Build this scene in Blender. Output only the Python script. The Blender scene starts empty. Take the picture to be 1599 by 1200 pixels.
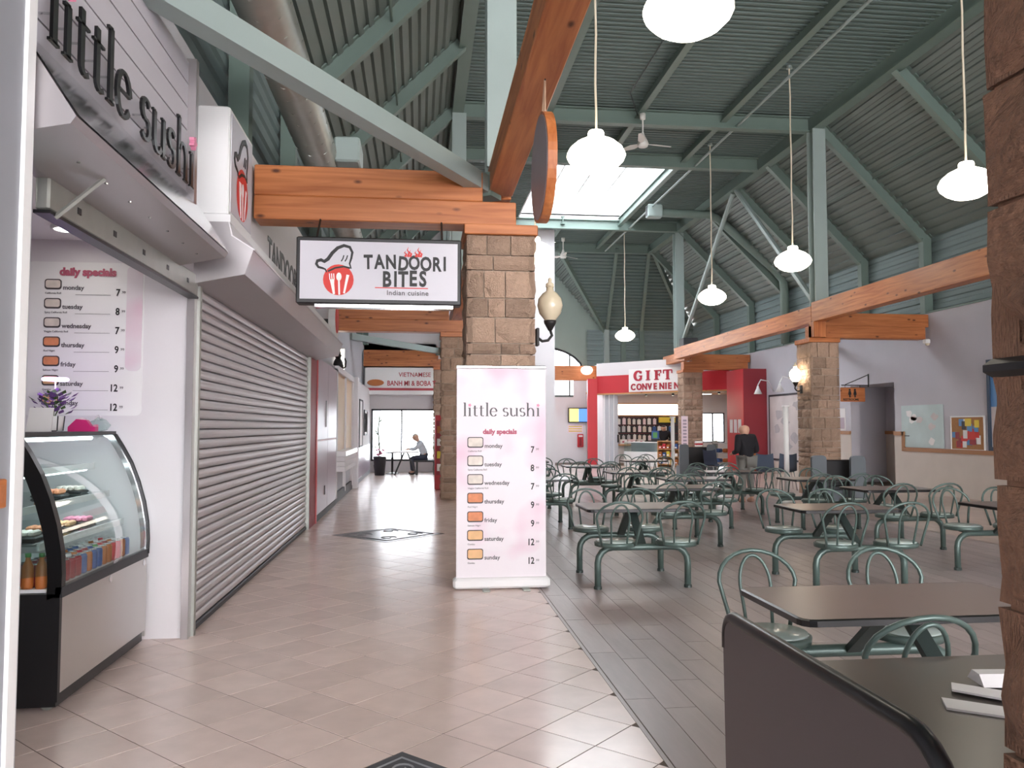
import bpy, math, random
from mathutils import Vector, Matrix
random.seed(7)
scn = bpy.context.scene
col = scn.collection

# ---------------------------------------------------------------- camera
F_PX, W_PX, H_PX = 1262.0, 1599.0, 1200.0
YAW, TILT = math.radians(6.523), math.radians(3.039)
cam_d = bpy.data.cameras.new('camera')
cam_d.sensor_fit = 'HORIZONTAL'
cam_d.sensor_width = 36.0
cam_d.lens = 36.0 * F_PX / W_PX
cam_d.clip_end = 300
cam = bpy.data.objects.new('camera', cam_d)
col.objects.link(cam)
cam.location = (0, 0, 1.5)
cam.rotation_euler = (math.radians(90) + TILT, 0, -YAW)
scn.camera = cam

# ---------------------------------------------------------------- sky and exposure
world = bpy.data.worlds.new('overcast_sky')
scn.world = world
world.use_nodes = True
bg = world.node_tree.nodes['Background']
bg.inputs[0].default_value = (0.99, 0.965, 0.985, 1)
bg.inputs[1].default_value = 8.0
scn.view_settings.view_transform = 'Standard'
scn.view_settings.look = 'None'
scn.view_settings.gamma = 1
scn.view_settings.use_curve_mapping = False
scn.view_settings.exposure = 0.98

# ---------------------------------------------------------------- helpers
def lin(h):
    h = h.lstrip('#')
    out = []
    for i in (0, 2, 4):
        c = int(h[i:i+2], 16) / 255
        out.append(c / 12.92 if c <= 0.04045 else ((c + 0.055) / 1.055) ** 2.4)
    return (*out, 1)

MATS = {}
def mat(name, hexcol, rough=0.5, metal=0.0, var=0.0, noise=None, bump=None, emit=0.0, coat=0.0, isl=0.0, stretch=(1, 1, 1), spec=0.5, alpha=None):
    m = bpy.data.materials.new(name); m.use_nodes = True
    nt = m.node_tree; N = nt.nodes; L = nt.links
    b = N['Principled BSDF']
    base = lin(hexcol)
    b.inputs['Base Color'].default_value = base
    b.inputs['Roughness'].default_value = rough
    b.inputs['Metallic'].default_value = metal
    b.inputs['Coat Weight'].default_value = coat
    b.inputs['Specular IOR Level'].default_value = spec
    if emit:
        b.inputs['Emission Color'].default_value = base
        b.inputs['Emission Strength'].default_value = emit
    need = var or noise or bump or isl
    if need:
        tc = N.new('ShaderNodeTexCoord'); oi = N.new('ShaderNodeObjectInfo')
        mp = N.new('ShaderNodeMapping'); mp.inputs['Scale'].default_value = stretch
        L.new(tc.outputs['Object'], mp.inputs['Vector'])
        off = N.new('ShaderNodeVectorMath'); off.operation = 'ADD'
        sc = N.new('ShaderNodeMath'); sc.operation = 'MULTIPLY'; sc.inputs[1].default_value = 37.0
        L.new(oi.outputs['Random'], sc.inputs[0])
        L.new(mp.outputs[0], off.inputs[0]); L.new(sc.outputs[0], off.inputs[1])
        val = None
        def addf(sock, amt, cur):
            # cur + (sock-0.5)*2*amt
            a = N.new('ShaderNodeMath'); a.operation = 'MULTIPLY_ADD'
            a.inputs[1].default_value = 2 * amt
            L.new(sock, a.inputs[0])
            if cur is None: a.inputs[2].default_value = 1 - amt
            else:
                s = N.new('ShaderNodeMath'); s.operation = 'SUBTRACT'; s.inputs[1].default_value = amt
                L.new(cur, s.inputs[0]); L.new(s.outputs[0], a.inputs[2])
            return a.outputs[0]
        if var: val = addf(oi.outputs['Random'], var, val)
        if isl:
            g = N.new('ShaderNodeNewGeometry'); val = addf(g.outputs['Random Per Island'], isl, val)
        if noise:
            n = N.new('ShaderNodeTexNoise'); n.inputs['Scale'].default_value = noise[0]; n.inputs['Detail'].default_value = 5
            L.new(off.outputs[0], n.inputs['Vector'])
            val = addf(n.outputs['Fac'], noise[1], val)
        if val is not None:
            mx = N.new('ShaderNodeVectorMath'); mx.operation = 'SCALE'
            mx.inputs[0].default_value = base[:3]
            L.new(val, mx.inputs['Scale']); L.new(mx.outputs[0], b.inputs['Base Color'])
        if bump:
            n2 = N.new('ShaderNodeTexNoise'); n2.inputs['Scale'].default_value = bump[0]; n2.inputs['Detail'].default_value = 4
            L.new(off.outputs[0], n2.inputs['Vector'])
            bp = N.new('ShaderNodeBump'); bp.inputs['Strength'].default_value = bump[1]; bp.inputs['Distance'].default_value = 0.02
            L.new(n2.outputs['Fac'], bp.inputs['Height']); L.new(bp.outputs[0], b.inputs['Normal'])
    MATS[name] = m
    return m

def wood(name, c1, c2, knot, axis, rough=0.45):
    m = bpy.data.materials.new(name); m.use_nodes = True
    nt = m.node_tree; N = nt.nodes; L = nt.links; b = N['Principled BSDF']
    tc = N.new('ShaderNodeTexCoord'); mp = N.new('ShaderNodeMapping')
    s = [14, 14, 14]; s[axis] = 0.9
    mp.inputs['Scale'].default_value = s
    oi = N.new('ShaderNodeObjectInfo'); add = N.new('ShaderNodeVectorMath'); sc = N.new('ShaderNodeMath')
    sc.operation = 'MULTIPLY'; sc.inputs[1].default_value = 23
    L.new(oi.outputs['Random'], sc.inputs[0]); L.new(tc.outputs['Object'], mp.inputs[0])
    L.new(mp.outputs[0], add.inputs[0]); L.new(sc.outputs[0], add.inputs[1])
    n = N.new('ShaderNodeTexNoise'); n.inputs['Scale'].default_value = 1.3; n.inputs['Detail'].default_value = 6; n.inputs['Distortion'].default_value = 0.6
    L.new(add.outputs[0], n.inputs['Vector'])
    r = N.new('ShaderNodeValToRGB'); r.color_ramp.elements[0].position = 0.3; r.color_ramp.elements[1].position = 0.72
    r.color_ramp.elements[0].color = lin(c1); r.color_ramp.elements[1].color = lin(c2)
    L.new(n.outputs['Fac'], r.inputs[0])
    mp2 = N.new('ShaderNodeMapping'); s2 = [6.5, 6.5, 6.5]; s2[axis] = 3.0; mp2.inputs['Scale'].default_value = s2
    L.new(tc.outputs['Object'], mp2.inputs[0])
    add2 = N.new('ShaderNodeVectorMath'); L.new(mp2.outputs[0], add2.inputs[0]); L.new(sc.outputs[0], add2.inputs[1])
    v = N.new('ShaderNodeTexVoronoi'); v.inputs['Scale'].default_value = 1.0
    L.new(add2.outputs[0], v.inputs['Vector'])
    r2 = N.new('ShaderNodeValToRGB'); r2.color_ramp.elements[0].position = 0.06; r2.color_ramp.elements[1].position = 0.17
    r2.color_ramp.elements[0].color = (1, 1, 1, 1); r2.color_ramp.elements[1].color = (0, 0, 0, 1)
    L.new(v.outputs['Distance'], r2.inputs[0])
    mx = N.new('ShaderNodeMix'); mx.data_type = 'RGBA'
    L.new(r2.outputs[0], mx.inputs['Factor']); L.new(r.outputs[0], mx.inputs['A']); mx.inputs['B'].default_value = lin(knot)
    L.new(mx.outputs['Result'], b.inputs['Base Color'])
    b.inputs['Roughness'].default_value = rough
    MATS[name] = m
    return m

def glassmat(name, tint='#e8f2f0', refl=0.10):
    m = bpy.data.materials.new(name); m.use_nodes = True
    nt = m.node_tree; N = nt.nodes; L = nt.links
    N.remove(N['Principled BSDF'])
    t = N.new('ShaderNodeBsdfTransparent'); t.inputs[0].default_value = lin(tint)
    g = N.new('ShaderNodeBsdfGlossy'); g.inputs['Roughness'].default_value = 0.03
    mx = N.new('ShaderNodeMixShader'); lw = N.new('ShaderNodeLayerWeight'); lw.inputs[0].default_value = 0.5; fr = N.new('ShaderNodeMath'); fr.operation = 'POWER'; fr.inputs[1].default_value = 5.0; L.new(lw.outputs['Facing'], fr.inputs[0])
    ma = N.new('ShaderNodeMath'); ma.operation = 'ADD'; ma.inputs[1].default_value = refl - 0.02; ma.use_clamp = True
    L.new(fr.outputs[0], ma.inputs[0]); L.new(ma.outputs[0], mx.inputs[0])
    L.new(t.outputs[0], mx.inputs[1]); L.new(g.outputs[0], mx.inputs[2])
    L.new(mx.outputs[0], N['Material Output'].inputs[0])
    MATS[name] = m
    return m

class MB:
    def __init__(s): s.v = []; s.f = []
    def add(s, vs, fs):
        o = len(s.v); s.v += [tuple(p) for p in vs]; s.f += [tuple(i + o for i in q) for q in fs]; return s
    def box(s, x0, x1, y0, y1, z0, z1):
        return s.add([(x0,y0,z0),(x1,y0,z0),(x1,y1,z0),(x0,y1,z0),(x0,y0,z1),(x1,y0,z1),(x1,y1,z1),(x0,y1,z1)],
                     [(0,3,2,1),(4,5,6,7),(0,1,5,4),(1,2,6,5),(2,3,7,6),(3,0,4,7)])
    def bbox(s, x0, x1, y0, y1, z0, z1, b=0.01):
        # box with chamfered edges: three crossed slabs hulled as rings along z
        rings = []
        for z, i in ((z0, b), (z0 + b, 0), (z1 - b, 0), (z1, b)):
            c = b
            xa, xb, ya, yb = x0 + i, x1 - i, y0 + i, y1 - i
            rings.append([(xa + c, ya, z), (xb - c, ya, z), (xb, ya + c, z), (xb, yb - c, z), (xb - c, yb, z), (xa + c, yb, z), (xa, yb - c, z), (xa, ya + c, z)])
        return s.loft(rings, True)
    def loft(s, rings, caps=True, closed=False):
        n = len(rings[0]); vs = [p for r in rings for p in r]; fs = []
        m = len(rings)
        for a in range(m if closed else m - 1):
            b = (a + 1) % m
            for i in range(n):
                j = (i + 1) % n
                fs.append((a*n+i, a*n+j, b*n+j, b*n+i))
        if caps and not closed:
            fs.append(tuple(reversed(range(n)))); fs.append(tuple((m-1)*n + i for i in range(n)))
        return s.add(vs, fs)
    def tube(s, pts, r, seg=8, closed=False, caps=True):
        pts = [Vector(p) for p in pts]; n = len(pts); rings = []
        rs = r if isinstance(r, (list, tuple)) else [r] * n
        up = None
        for i, p in enumerate(pts):
            if closed: d = pts[(i+1) % n] - pts[i-1]
            else: d = pts[min(i+1, n-1)] - pts[max(i-1, 0)]
            d.normalize()
            if up is None:
                up = Vector((0, 0, 1)) if abs(d.z) < 0.9 else Vector((1, 0, 0))
            a = d.cross(up)
            if a.length < 1e-4: a = d.cross(Vector((0.3, 0.7, 0.2)))
            a.normalize(); b = a.cross(d).normalized(); up = b
            rings.append([p + a * rs[i] * math.cos(2*math.pi*k/seg) + b * rs[i] * math.sin(2*math.pi*k/seg) for k in range(seg)])
        return s.loft(rings, caps, closed)
    def bar(s, p, q, w, h, up=(0, 0, 1)):
        p = Vector(p); q = Vector(q); d = (q - p).normalized(); u = Vector(up)
        a = d.cross(u)
        if a.length < 1e-4: a = d.cross(Vector((0, 1, 0)))
        a.normalize(); b = a.cross(d).normalized()
        R = lambda c: [c - a*w/2 - b*h/2, c + a*w/2 - b*h/2, c + a*w/2 + b*h/2, c - a*w/2 + b*h/2]
        return s.loft([R(p), R(q)])
    def ibeam(s, p, q, w, h, up=(0, 0, 1), t=0.03):
        p = Vector(p); q = Vector(q); d = (q - p).normalized(); u = Vector(up)
        a = d.cross(u)
        if a.length < 1e-4: a = d.cross(Vector((0, 1, 0)))
        a.normalize(); b = a.cross(d).normalized()
        pr = [(-w/2,-h/2),(w/2,-h/2),(w/2,-h/2+t),(t/2,-h/2+t),(t/2,h/2-t),(w/2,h/2-t),(w/2,h/2),(-w/2,h/2),(-w/2,h/2-t),(-t/2,h/2-t),(-t/2,-h/2+t),(-w/2,-h/2+t)]
        return s.loft([[c + a*x + b*y for x, y in pr] for c in (p, q)])
    def lathe(s, prof, seg=20, o=(0, 0, 0), ax='z'):
        rings = []
        for r, z in prof:
            ring = []
            for k in range(seg):
                t = 2*math.pi*k/seg; c, sn = r*math.cos(t), r*math.sin(t)
                if ax == 'z': ring.append((o[0]+c, o[1]+sn, o[2]+z))
                elif ax == 'x': ring.append((o[0]+z, o[1]+c, o[2]+sn))
                else: ring.append((o[0]+sn, o[1]+z, o[2]+c))
            rings.append(ring)
        return s.loft(rings, True)
    def prism(s, poly, a, b, plane='xy'):
        # poly 2-D, extruded from a to b along the missing axis
        def P(u, v, w): return (u, v, w) if plane == 'xy' else (u, w, v) if plane == 'xz' else (w, u, v)
        n = len(poly)
        return s.add([P(u, v, a) for u, v in poly] + [P(u, v, b) for u, v in poly],
                     [tuple(reversed(range(n))), tuple(range(n, 2*n))] + [(i, (i+1) % n, n+(i+1) % n, n+i) for i in range(n)])
    def quad(s, *p): return s.add(p, [tuple(range(len(p)))])
    def mesh(s, name, smooth=False):
        me = bpy.data.meshes.new(name); me.from_pydata(s.v, [], s.f)
        if smooth: me.polygons.foreach_set('use_smooth', [True] * len(me.polygons))
        me.update()
        return me
    def build(s, name, m, parent=None, smooth=False, world=True):
        if parent is not None and world:
            o = wl(parent); s.v = [(x - o.x, y - o.y, z - o.z) for x, y, z in s.v]
        me = s.mesh(name, smooth)
        me.materials.append(MATS[m] if isinstance(m, str) else m)
        ob = bpy.data.objects.new(name, me); col.objects.link(ob)
        if parent is not None: ob.parent = parent
        return ob

def wl(o):
    p = Vector((0, 0, 0))
    while o is not None: p = p + o.location; o = o.parent
    return p
def tag(o, label=None, cat=None, group=None, kind=None):
    if label: o['label'] = label
    if cat: o['category'] = cat
    if group: o['group'] = group
    if kind: o['kind'] = kind
    return o
def thing(name, label, cat, loc=(0, 0, 0), rz=0.0, group=None):
    o = bpy.data.objects.new(name, None); col.objects.link(o)
    o.empty_display_size = 0.1
    o.location = loc; o.rotation_euler = (0, 0, rz)
    return tag(o, label, cat, group)
def copy_tree(o, parent=None):
    c = o.copy(); col.objects.link(c); c.parent = parent
    for ch in list(o.children): copy_tree(ch, c)
    return c
def inst(me, name, parent, loc, scale=(1, 1, 1), rot=(0, 0, 0)):
    ob = bpy.data.objects.new(name, me); col.objects.link(ob); ob.parent = parent
    ob.location = Vector(loc) - wl(parent) if parent is not None else loc
    ob.scale = scale; ob.rotation_euler = rot
    return ob
def rrect(x0, x1, y0, y1, r, n=4):
    out = []
    for cx, cy, a in ((x1-r, y0+r, -90), (x1-r, y1-r, 0), (x0+r, y1-r, 90), (x0+r, y0+r, 180)):
        for k in range(n+1):
            t = math.radians(a + 90*k/n); out.append((cx + r*math.cos(t), cy + r*math.sin(t)))
    return out
def text_mb(body, size, depth=0.002, align='LEFT', bold=0.0, spacing=1.0, sx=1.0):
    c = bpy.data.curves.new('txt', 'FONT'); c.body = body; c.size = size; c.extrude = depth/2; c.align_x = align
    c.offset = bold * size; c.space_character = spacing; c.resolution_u = 3
    o = bpy.data.objects.new('txt', c); col.objects.link(o)
    dg = bpy.context.evaluated_depsgraph_get(); dg.update()
    me = bpy.data.meshes.new_from_object(o.evaluated_get(dg))
    b = MB(); b.v = [(v.co.x*sx, v.co.y, v.co.z) for v in me.vertices]; b.f = [tuple(p.vertices) for p in me.polygons]
    bpy.data.objects.remove(o); bpy.data.curves.remove(c); bpy.data.meshes.remove(me)
    return b
def place_text(b, origin, xdir, zdir):
    # lay text (x right, y up) on a wall: xdir and zdir are world directions
    x, z = Vector(xdir), Vector(zdir); n = x.cross(z); o = Vector(origin)
    b.v = [tuple(o + x*p[0] + z*p[1] + n*p[2]) for p in b.v]
    return b
def merge(dst, src): dst.add(src.v, src.f); return dst
def ribbon(b, pts, wfun, depth=0.002, seg_caps=True):
    # 2-D stroke with varying width, in the text plane (x right, y up, z depth)
    pts = [Vector((p[0], p[1])) for p in pts]; n = len(pts); Lp, Rp = [], []
    for i, p in enumerate(pts):
        d = (pts[min(i+1, n-1)] - pts[max(i-1, 0)]).normalized(); nn = Vector((-d.y, d.x))
        w = wfun(i/(n-1), d) / 2
        Lp.append(p + nn*w); Rp.append(p - nn*w)
    vs = [(q.x, q.y, z) for z in (0, depth) for q in Lp + Rp]
    fs = []
    m = 2*n
    for i in range(n-1):
        fs += [(m+i, m+n+i, m+n+i+1, m+i+1), (i, i+1, n+i+1, n+i), (i, m+i, m+i+1, i+1), (n+i, n+i+1, m+n+i+1, m+n+i)]
    fs += [(0, n, m+n, m), (n-1, m+n-1, m+n+n-1, n+n-1)]
    b.add(vs, fs)
    return b
def arc(cx, cy, rx, ry, a0, a1, n=10):
    return [(cx + rx*math.cos(math.radians(a0+(a1-a0)*k/n)), cy + ry*math.sin(math.radians(a0+(a1-a0)*k/n))) for k in range(n+1)]
SERIF_ADV = {'l': .27, 'i': .27, 't': .36, 'e': .46, 's': .40, 'u': .56, 'h': .56, ' ': .26}
def serif_glyph(ch, size, depth, bold=1.0):
    b = MB(); S = size
    wf = lambda t, d: S*bold*(0.022 + 0.058*abs(d.y))
    def st(pts): ribbon(b, [(x*S, y*S) for x, y in pts], wf, depth)
    if ch == 'l': st([(.13, .0), (.13, .4), (.13, .76)]); st([(.04, .01), (.22, .01)]); st([(.04, .75), (.15, .76)])
    if ch == 'i': st([(.13, .0), (.13, .25), (.13, .47)]); st([(.04, .01), (.22, .01)]); st([(.04, .46), (.15, .47)])
    if ch == 't': st([(.15, .6), (.15, .3), (.15, .12)] + arc(.24, .1, .09, .09, 180, 310, 6)); st([(.04, .46), (.31, .46)])
    if ch == 'e': st([(.05, .26), (.4, .26)] ); st(arc(.225, .235, .18, .235, 8, 325, 18))
    if ch == 's': st(arc(.19, .35, .12, .115, 30, 270, 10) + arc(.19, .125, .13, .12, 90, -150, 10)[1:])
    if ch == 'u': st([(.1, .46), (.1, .3), (.1, .18)] + arc(.23, .16, .13, .155, 180, 330, 8)); st([(.43, .47), (.43, .2), (.43, .0)]); st([(.02, .46), (.11, .46)]); st([(.35, .46), (.44, .46)]); st([(.42, .01), (.52, .01)])
    if ch == 'h': st([(.1, 0), (.1, .4), (.1, .76)]); st(arc(.265, .27, .155, .19, 165, 0, 8) + [(.42, .1), (.42, 0)]); st([(.02, .01), (.19, .01)]); st([(.34, .01), (.5, .01)]); st([(.02, .75), (.11, .76)])
    return b
def flower(size, depth):
    p = []
    for k in range(20):
        t = 2*math.pi*k/20; r = size*(0.75 + 0.25*math.cos(5*t)); p.append((r*math.cos(t), r*math.sin(t)))
    return MB().prism(p, 0, depth)

# ---------------------------------------------------------------- materials
mat('tile', '#e8d3cb', 0.20, var=0.07, isl=0.05, noise=(6, 0.12), bump=(7, 0.05))
mat('grout', '#64564f', 0.8)
mat('plank', '#a49795', 0.32, var=0.13, isl=0.12, noise=(5, 0.18), bump=(12, 0.06), stretch=(3, 0.5, 1))
mat('aisle_tile', '#c0aca2', 0.28, isl=0.07, noise=(5, 0.1), bump=(9, 0.06))
mat('inlay', '#56565b', 0.22, noise=(9, 0.2))
mat('inlay_line', '#7b7c80', 0.45)
mat('steel_green', '#6e8079', 0.5, noise=(3, 0.06))
mat('steel_pale', '#9aa9a6', 0.45, noise=(3, 0.05))
mat('deck', '#5f706d', 0.6, noise=(1.2, 0.10))
mat('deck_slope', '#717b77', 0.6, noise=(1.2, 0.10))
mat('siding', '#78898a', 0.6, noise=(1.5, 0.08))
wood('timber_x', '#a45c2e', '#cc814c', '#552812', 0)
wood('timber_y', '#a55b30', '#d08953', '#552812', 1)
wood('timber_z', '#a45c2e', '#cc814c', '#552812', 2)
wood('shop_wood', '#b98550', '#d8a670', '#8a5a2c', 0)
mat('mortar', '#b9a998', 0.9, noise=(20, 0.15))
mat('stone', '#a88e7b', 0.85, var=0.24, noise=(7, 0.26), bump=(14, 0.9))
mat('stone_near', '#86644f', 0.9, var=0.15, noise=(9, 0.45), bump=(16, 1.0))
mat('white_wall', '#e2dfe2', 0.75, noise=(2, 0.03))
mat('grey_wall', '#b9bac0', 0.7, noise=(2, 0.04))
mat('plaster', '#c5c3cb', 0.8, noise=(1.5, 0.05))
mat('gable', '#93a39c', 0.8, noise=(1.5, 0.05))
mat('wainscot', '#cfc4bb', 0.5, noise=(2.5, 0.08), bump=(5, 0.1))
mat('rail_wood', '#a9764f', 0.5)
mat('white', '#efefef', 0.5)
mat('white_gloss', '#f3f3f5', 0.25)
mat('pinkish', '#f4dfe8', 0.5)
mat('pink', '#e58fae', 0.5)
mat('hot_pink', '#d9307f', 0.4)
mat('rose', '#b3586f', 0.5)
mat('shutter', '#c2bdc0', 0.38, metal=0.55, noise=(2, 0.05))
mat('stainless', '#c9c5c2', 0.28, metal=0.9, noise=(2, 0.05))
mat('hood_steel', '#b2adaf', 0.36, metal=0.75, noise=(2, 0.05))
mat('mirror_steel', '#dfe3e6', 0.12, metal=0.95)
mat('galv', '#a9aca6', 0.42, metal=0.7, noise=(9, 0.12))
mat('chrome', '#d5d7d9', 0.15, metal=1.0)
mat('black', '#161619', 0.4)
mat('black_gloss', '#0d0d10', 0.3)
mat('charcoal', '#35363b', 0.55)
mat('dark_panel', '#4b4344', 0.42, noise=(3, 0.06))
mat('booth_top', '#5b5450', 0.28, noise=(4, 0.15))
mat('grey_booth', '#5f666c', 0.5)
mat('table_top', '#84736d', 0.3, noise=(2, 0.08))
mat('pilaster_grey', '#93959b', 0.6, noise=(2, 0.04))
mat('globe_dim', '#fff6ea', 0.3, emit=1.6)
mat('chair_green', '#586a65', 0.34, metal=0.3, noise=(4, 0.05))
mat('chair_dark', '#3d4846', 0.4, metal=0.25)
mat('seat_green', '#a9b8b4', 0.25, coat=0.3)
mat('red', '#c8323c', 0.4, noise=(2, 0.05))
mat('deep_red', '#962834', 0.5)
mat('lilac_panel', '#b09fae', 0.36)
mat('cream', '#e4cdb2', 0.6)
mat('sign_face', '#cfcdd5', 0.4)
mat('print_black', '#1b1a1c', 0.5)
mat('print_grey', '#5d5a5e', 0.5)
mat('print_red', '#d6352d', 0.5)
mat('print_white', '#f5f2f0', 0.5)
mat('sign_red', '#b02a3c', 0.4)
mat('globe', '#fff4e2', 0.3, emit=7.0)
mat('lamp_glow', '#ffedd0', 0.3, emit=9.0)
mat('down_light', '#fffaf0', 0.3, emit=14.0)
mat('case_light', '#f3fbff', 0.3, emit=7.0)
mat('purple_glow', '#d6a8ff', 0.3, emit=6.0)
mat('shop_light', '#fff6e6', 0.4, emit=3.0)
mat('cord', '#d8cdb8', 0.6)
mat('fan_white', '#dcdcd8', 0.4)
mat('lantern_glass', '#d8cbb0', 0.15, coat=0.3)
mat('iron', '#2c2a2a', 0.5, metal=0.4)
mat('leaf', '#4f6f3c', 0.6, var=0.2)
mat('leaf_purple', '#6f4d8c', 0.6, var=0.2)
mat('skin', '#d2a48c', 0.55)
mat('hair_grey', '#c6beb8', 0.8)
mat('hair_dark', '#2a2220', 0.7)
mat('jacket', '#1d1c22', 0.8, noise=(6, 0.2))
mat('trousers', '#7d7c78', 0.8)
mat('shoe', '#b58c7c', 0.6)
mat('shirt_pale', '#c7ced6', 0.8)
mat('navy', '#2b3246', 0.7)
mat('orange_wood', '#b86c34', 0.5)
mat('blue_plastic', '#4d5b70', 0.4)
mat('map_print', '#c2d3d4', 0.6, noise=(2.5, 0.16))
mat('map_grey', '#cfc7c8', 0.6, noise=(2.2, 0.2))
mat('map_dark', '#b3aeb4', 0.6, noise=(5, 0.2))
mat('cork', '#a9794e', 0.85, noise=(30, 0.2))
mat('blue_paper', '#5f92c8', 0.5)
mat('frame_blue', '#243a52', 0.5)
mat('yellow', '#e9cf45', 0.5)
mat('screen_blue', '#4f7fd0', 0.3, emit=0.8)
mat('screen_yellow', '#f0e27a', 0.3, emit=0.8)
mat('green_pack', '#5a9a58', 0.5)
mat('blue_pack', '#3d5f9d', 0.5)
mat('paper', '#eceaea', 0.7)
mat('rope', '#a88a72', 0.9)
mat('disc_face', '#8d868e', 0.4, noise=(3, 0.2))
mat('salmon', '#d98b63', 0.6, noise=(20, 0.3))
mat('rice', '#d9cfc6', 0.6, noise=(18, 0.3))
mat('noodle', '#e6b887', 0.6, noise=(14, 0.2))
mat('thumb_edge', '#4b4547', 0.5)
mat('outside', '#e9eef2', 0.8)
glassmat('glass')
glassmat('window_glass', '#f4f8fa', 0.06)
# ================================================================= STRUCTURE
# corridor frame: X to the right, Y along the hall, camera at the origin
XL, XR = -1.65, 11.4            # stall front, right wall
Y0 = -8.0                       # unseen wall behind the viewer, opened up for daylight
ROWS = (7.75, 16.75, 26.6)      # front faces of the stone columns
NL, NR = 0.78, 8.88             # nave girder lines
ZG, ZD = 8.22, 8.62             # girder underside, deck

# ---------------------------------------------------------------- floor
fl = MB().box(-6, 16, Y0, 40, -0.2, -0.0022).build('floor', 'grout'); tag(fl, kind='structure')
def clip(poly, a, b, c):        # keep a*x+b*y<=c
    out = []
    n = len(poly)
    for i in range(n):
        p, q = poly[i], poly[(i+1) % n]
        dp, dq = a*p[0]+b*p[1]-c, a*q[0]+b*q[1]-c
        if dp <= 0: out.append(p)
        if dp*dq < 0:
            t = dp/(dp-dq); out.append((p[0]+(q[0]-p[0])*t, p[1]+(q[1]-p[1])*t))
    return out
def area(p): return 0.5*sum(p[i][0]*p[(i+1) % len(p)][1]-p[(i+1) % len(p)][0]*p[i][1] for i in range(len(p)))
def slab(b, poly, top=0.0, drop=0.0024, bev=0.0004):
    n = len(poly); cx = sum(p[0] for p in poly)/n; cy = sum(p[1] for p in poly)/n
    def ins(p, d):
        l = math.hypot(p[0]-cx, p[1]-cy) or 1
        return (p[0]-(p[0]-cx)/l*d, p[1]-(p[1]-cy)/l*d)
    t = [(*ins(p, bev), top) for p in poly]; lo = [(*p, top-drop) for p in poly]
    return b.add(t + lo, [tuple(range(n))] + [(n+i, n+(i+1) % n, (i+1) % n, i) for i in range(n)])
D = 0.4709/2                    # half diagonal of a tile
full_tile = slab(MB(), [(-D+.0045, 0), (0, -D+.0045), (D-.0045, 0), (0, D-.0045)]).mesh('floor_tile')
full_tile.materials.append(MATS['tile'])
inlay_c = ((-0.08, 3.60), (-0.43, 11.5))
far_tiles = MB(); n_t = 0
cand = []
for i in range(-80, 80):
    for j in range(-80, 80):
        # centre of tile: X-Y = -4.40+.4709*(i+.5), X+Y = 4.65+.4709*(j+.5)
        d_, s_ = -4.40 + 0.4709*(i+.5), 4.65 + 0.4709*(j+.5)
        cx, cy = (d_+s_)/2, (s_-d_)/2
        if cx < -4.2 or cx > 1.35 or cy < -1.0 or cy > 27.5: continue
        if cx < -1.93 and cy > 6.3: continue
        cand.append((cy, cx))
cand.sort()
for cy, cx in cand:
    poly = [(cx-D+.0045, cy), (cx, cy-D+.0045), (cx+D-.0045, cy), (cx, cy+D-.0045)]
    poly2 = clip(poly, 1, 0, 1.10); poly2 = clip(poly2, 0, 1, 27.3)
    if cy > 6.32: poly2 = clip(poly2, -1, 0, 1.68)
    # soldier joint across the hall in line with the first column
    if len(poly2) < 3 or area(poly2) < 0.004: continue
    if any(abs(cx-a)+abs(cy-b) < 0.02 for a, b in inlay_c): continue
    if abs(area(poly2)-area(poly)) < 1e-5 and 2.2 < cy < 11.5 and cx > -2.0 and n_t < 270:
        inst(full_tile, 'floor_tile', fl, (cx, cy, 0)); n_t += 1
    elif 2.6 < cy < 7.5 and cx > -1.9 and n_t < 300:
        slab(MB(), poly2).build('floor_tile', 'tile', fl); n_t += 1
    else: slab(far_tiles, poly2)
o = far_tiles.build('far_floor_tiles', 'tile', fl); tag(o, kind='stuff')
# dark diamond inlays
for k, (ix, iy) in enumerate(((-0.07, 3.50), (-0.42, 11.5))):
    r = 0.345 if k == 0 else 0.78
    dm = slab(MB(), [(ix-r, iy), (ix, iy-r), (ix+r, iy), (ix, iy+r)], 0.003).build('floor_inlay', 'inlay', fl)
    b = MB()
    for q in range(4):
        a = math.pi/2*q
        ribbon_pts = [(ix + math.cos(a)*r*.45 + r*.16*math.cos(t*.45)*(1-t*.045), iy + math.sin(a)*r*.45 + r*.16*math.sin(t*.45)*(1-t*.045)) for t in range(16)]
        b.tube([(x, y, 0.003) for x, y in ribbon_pts], 0.006, 4)
    b.tube([(ix-r*.8, iy, .003), (ix, iy-r*.8, .003), (ix+r*.8, iy, .003), (ix, iy+r*.8, .003)], 0.006, 4, closed=True)
    b.build('inlay_scroll', 'inlay_line', dm)
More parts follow.
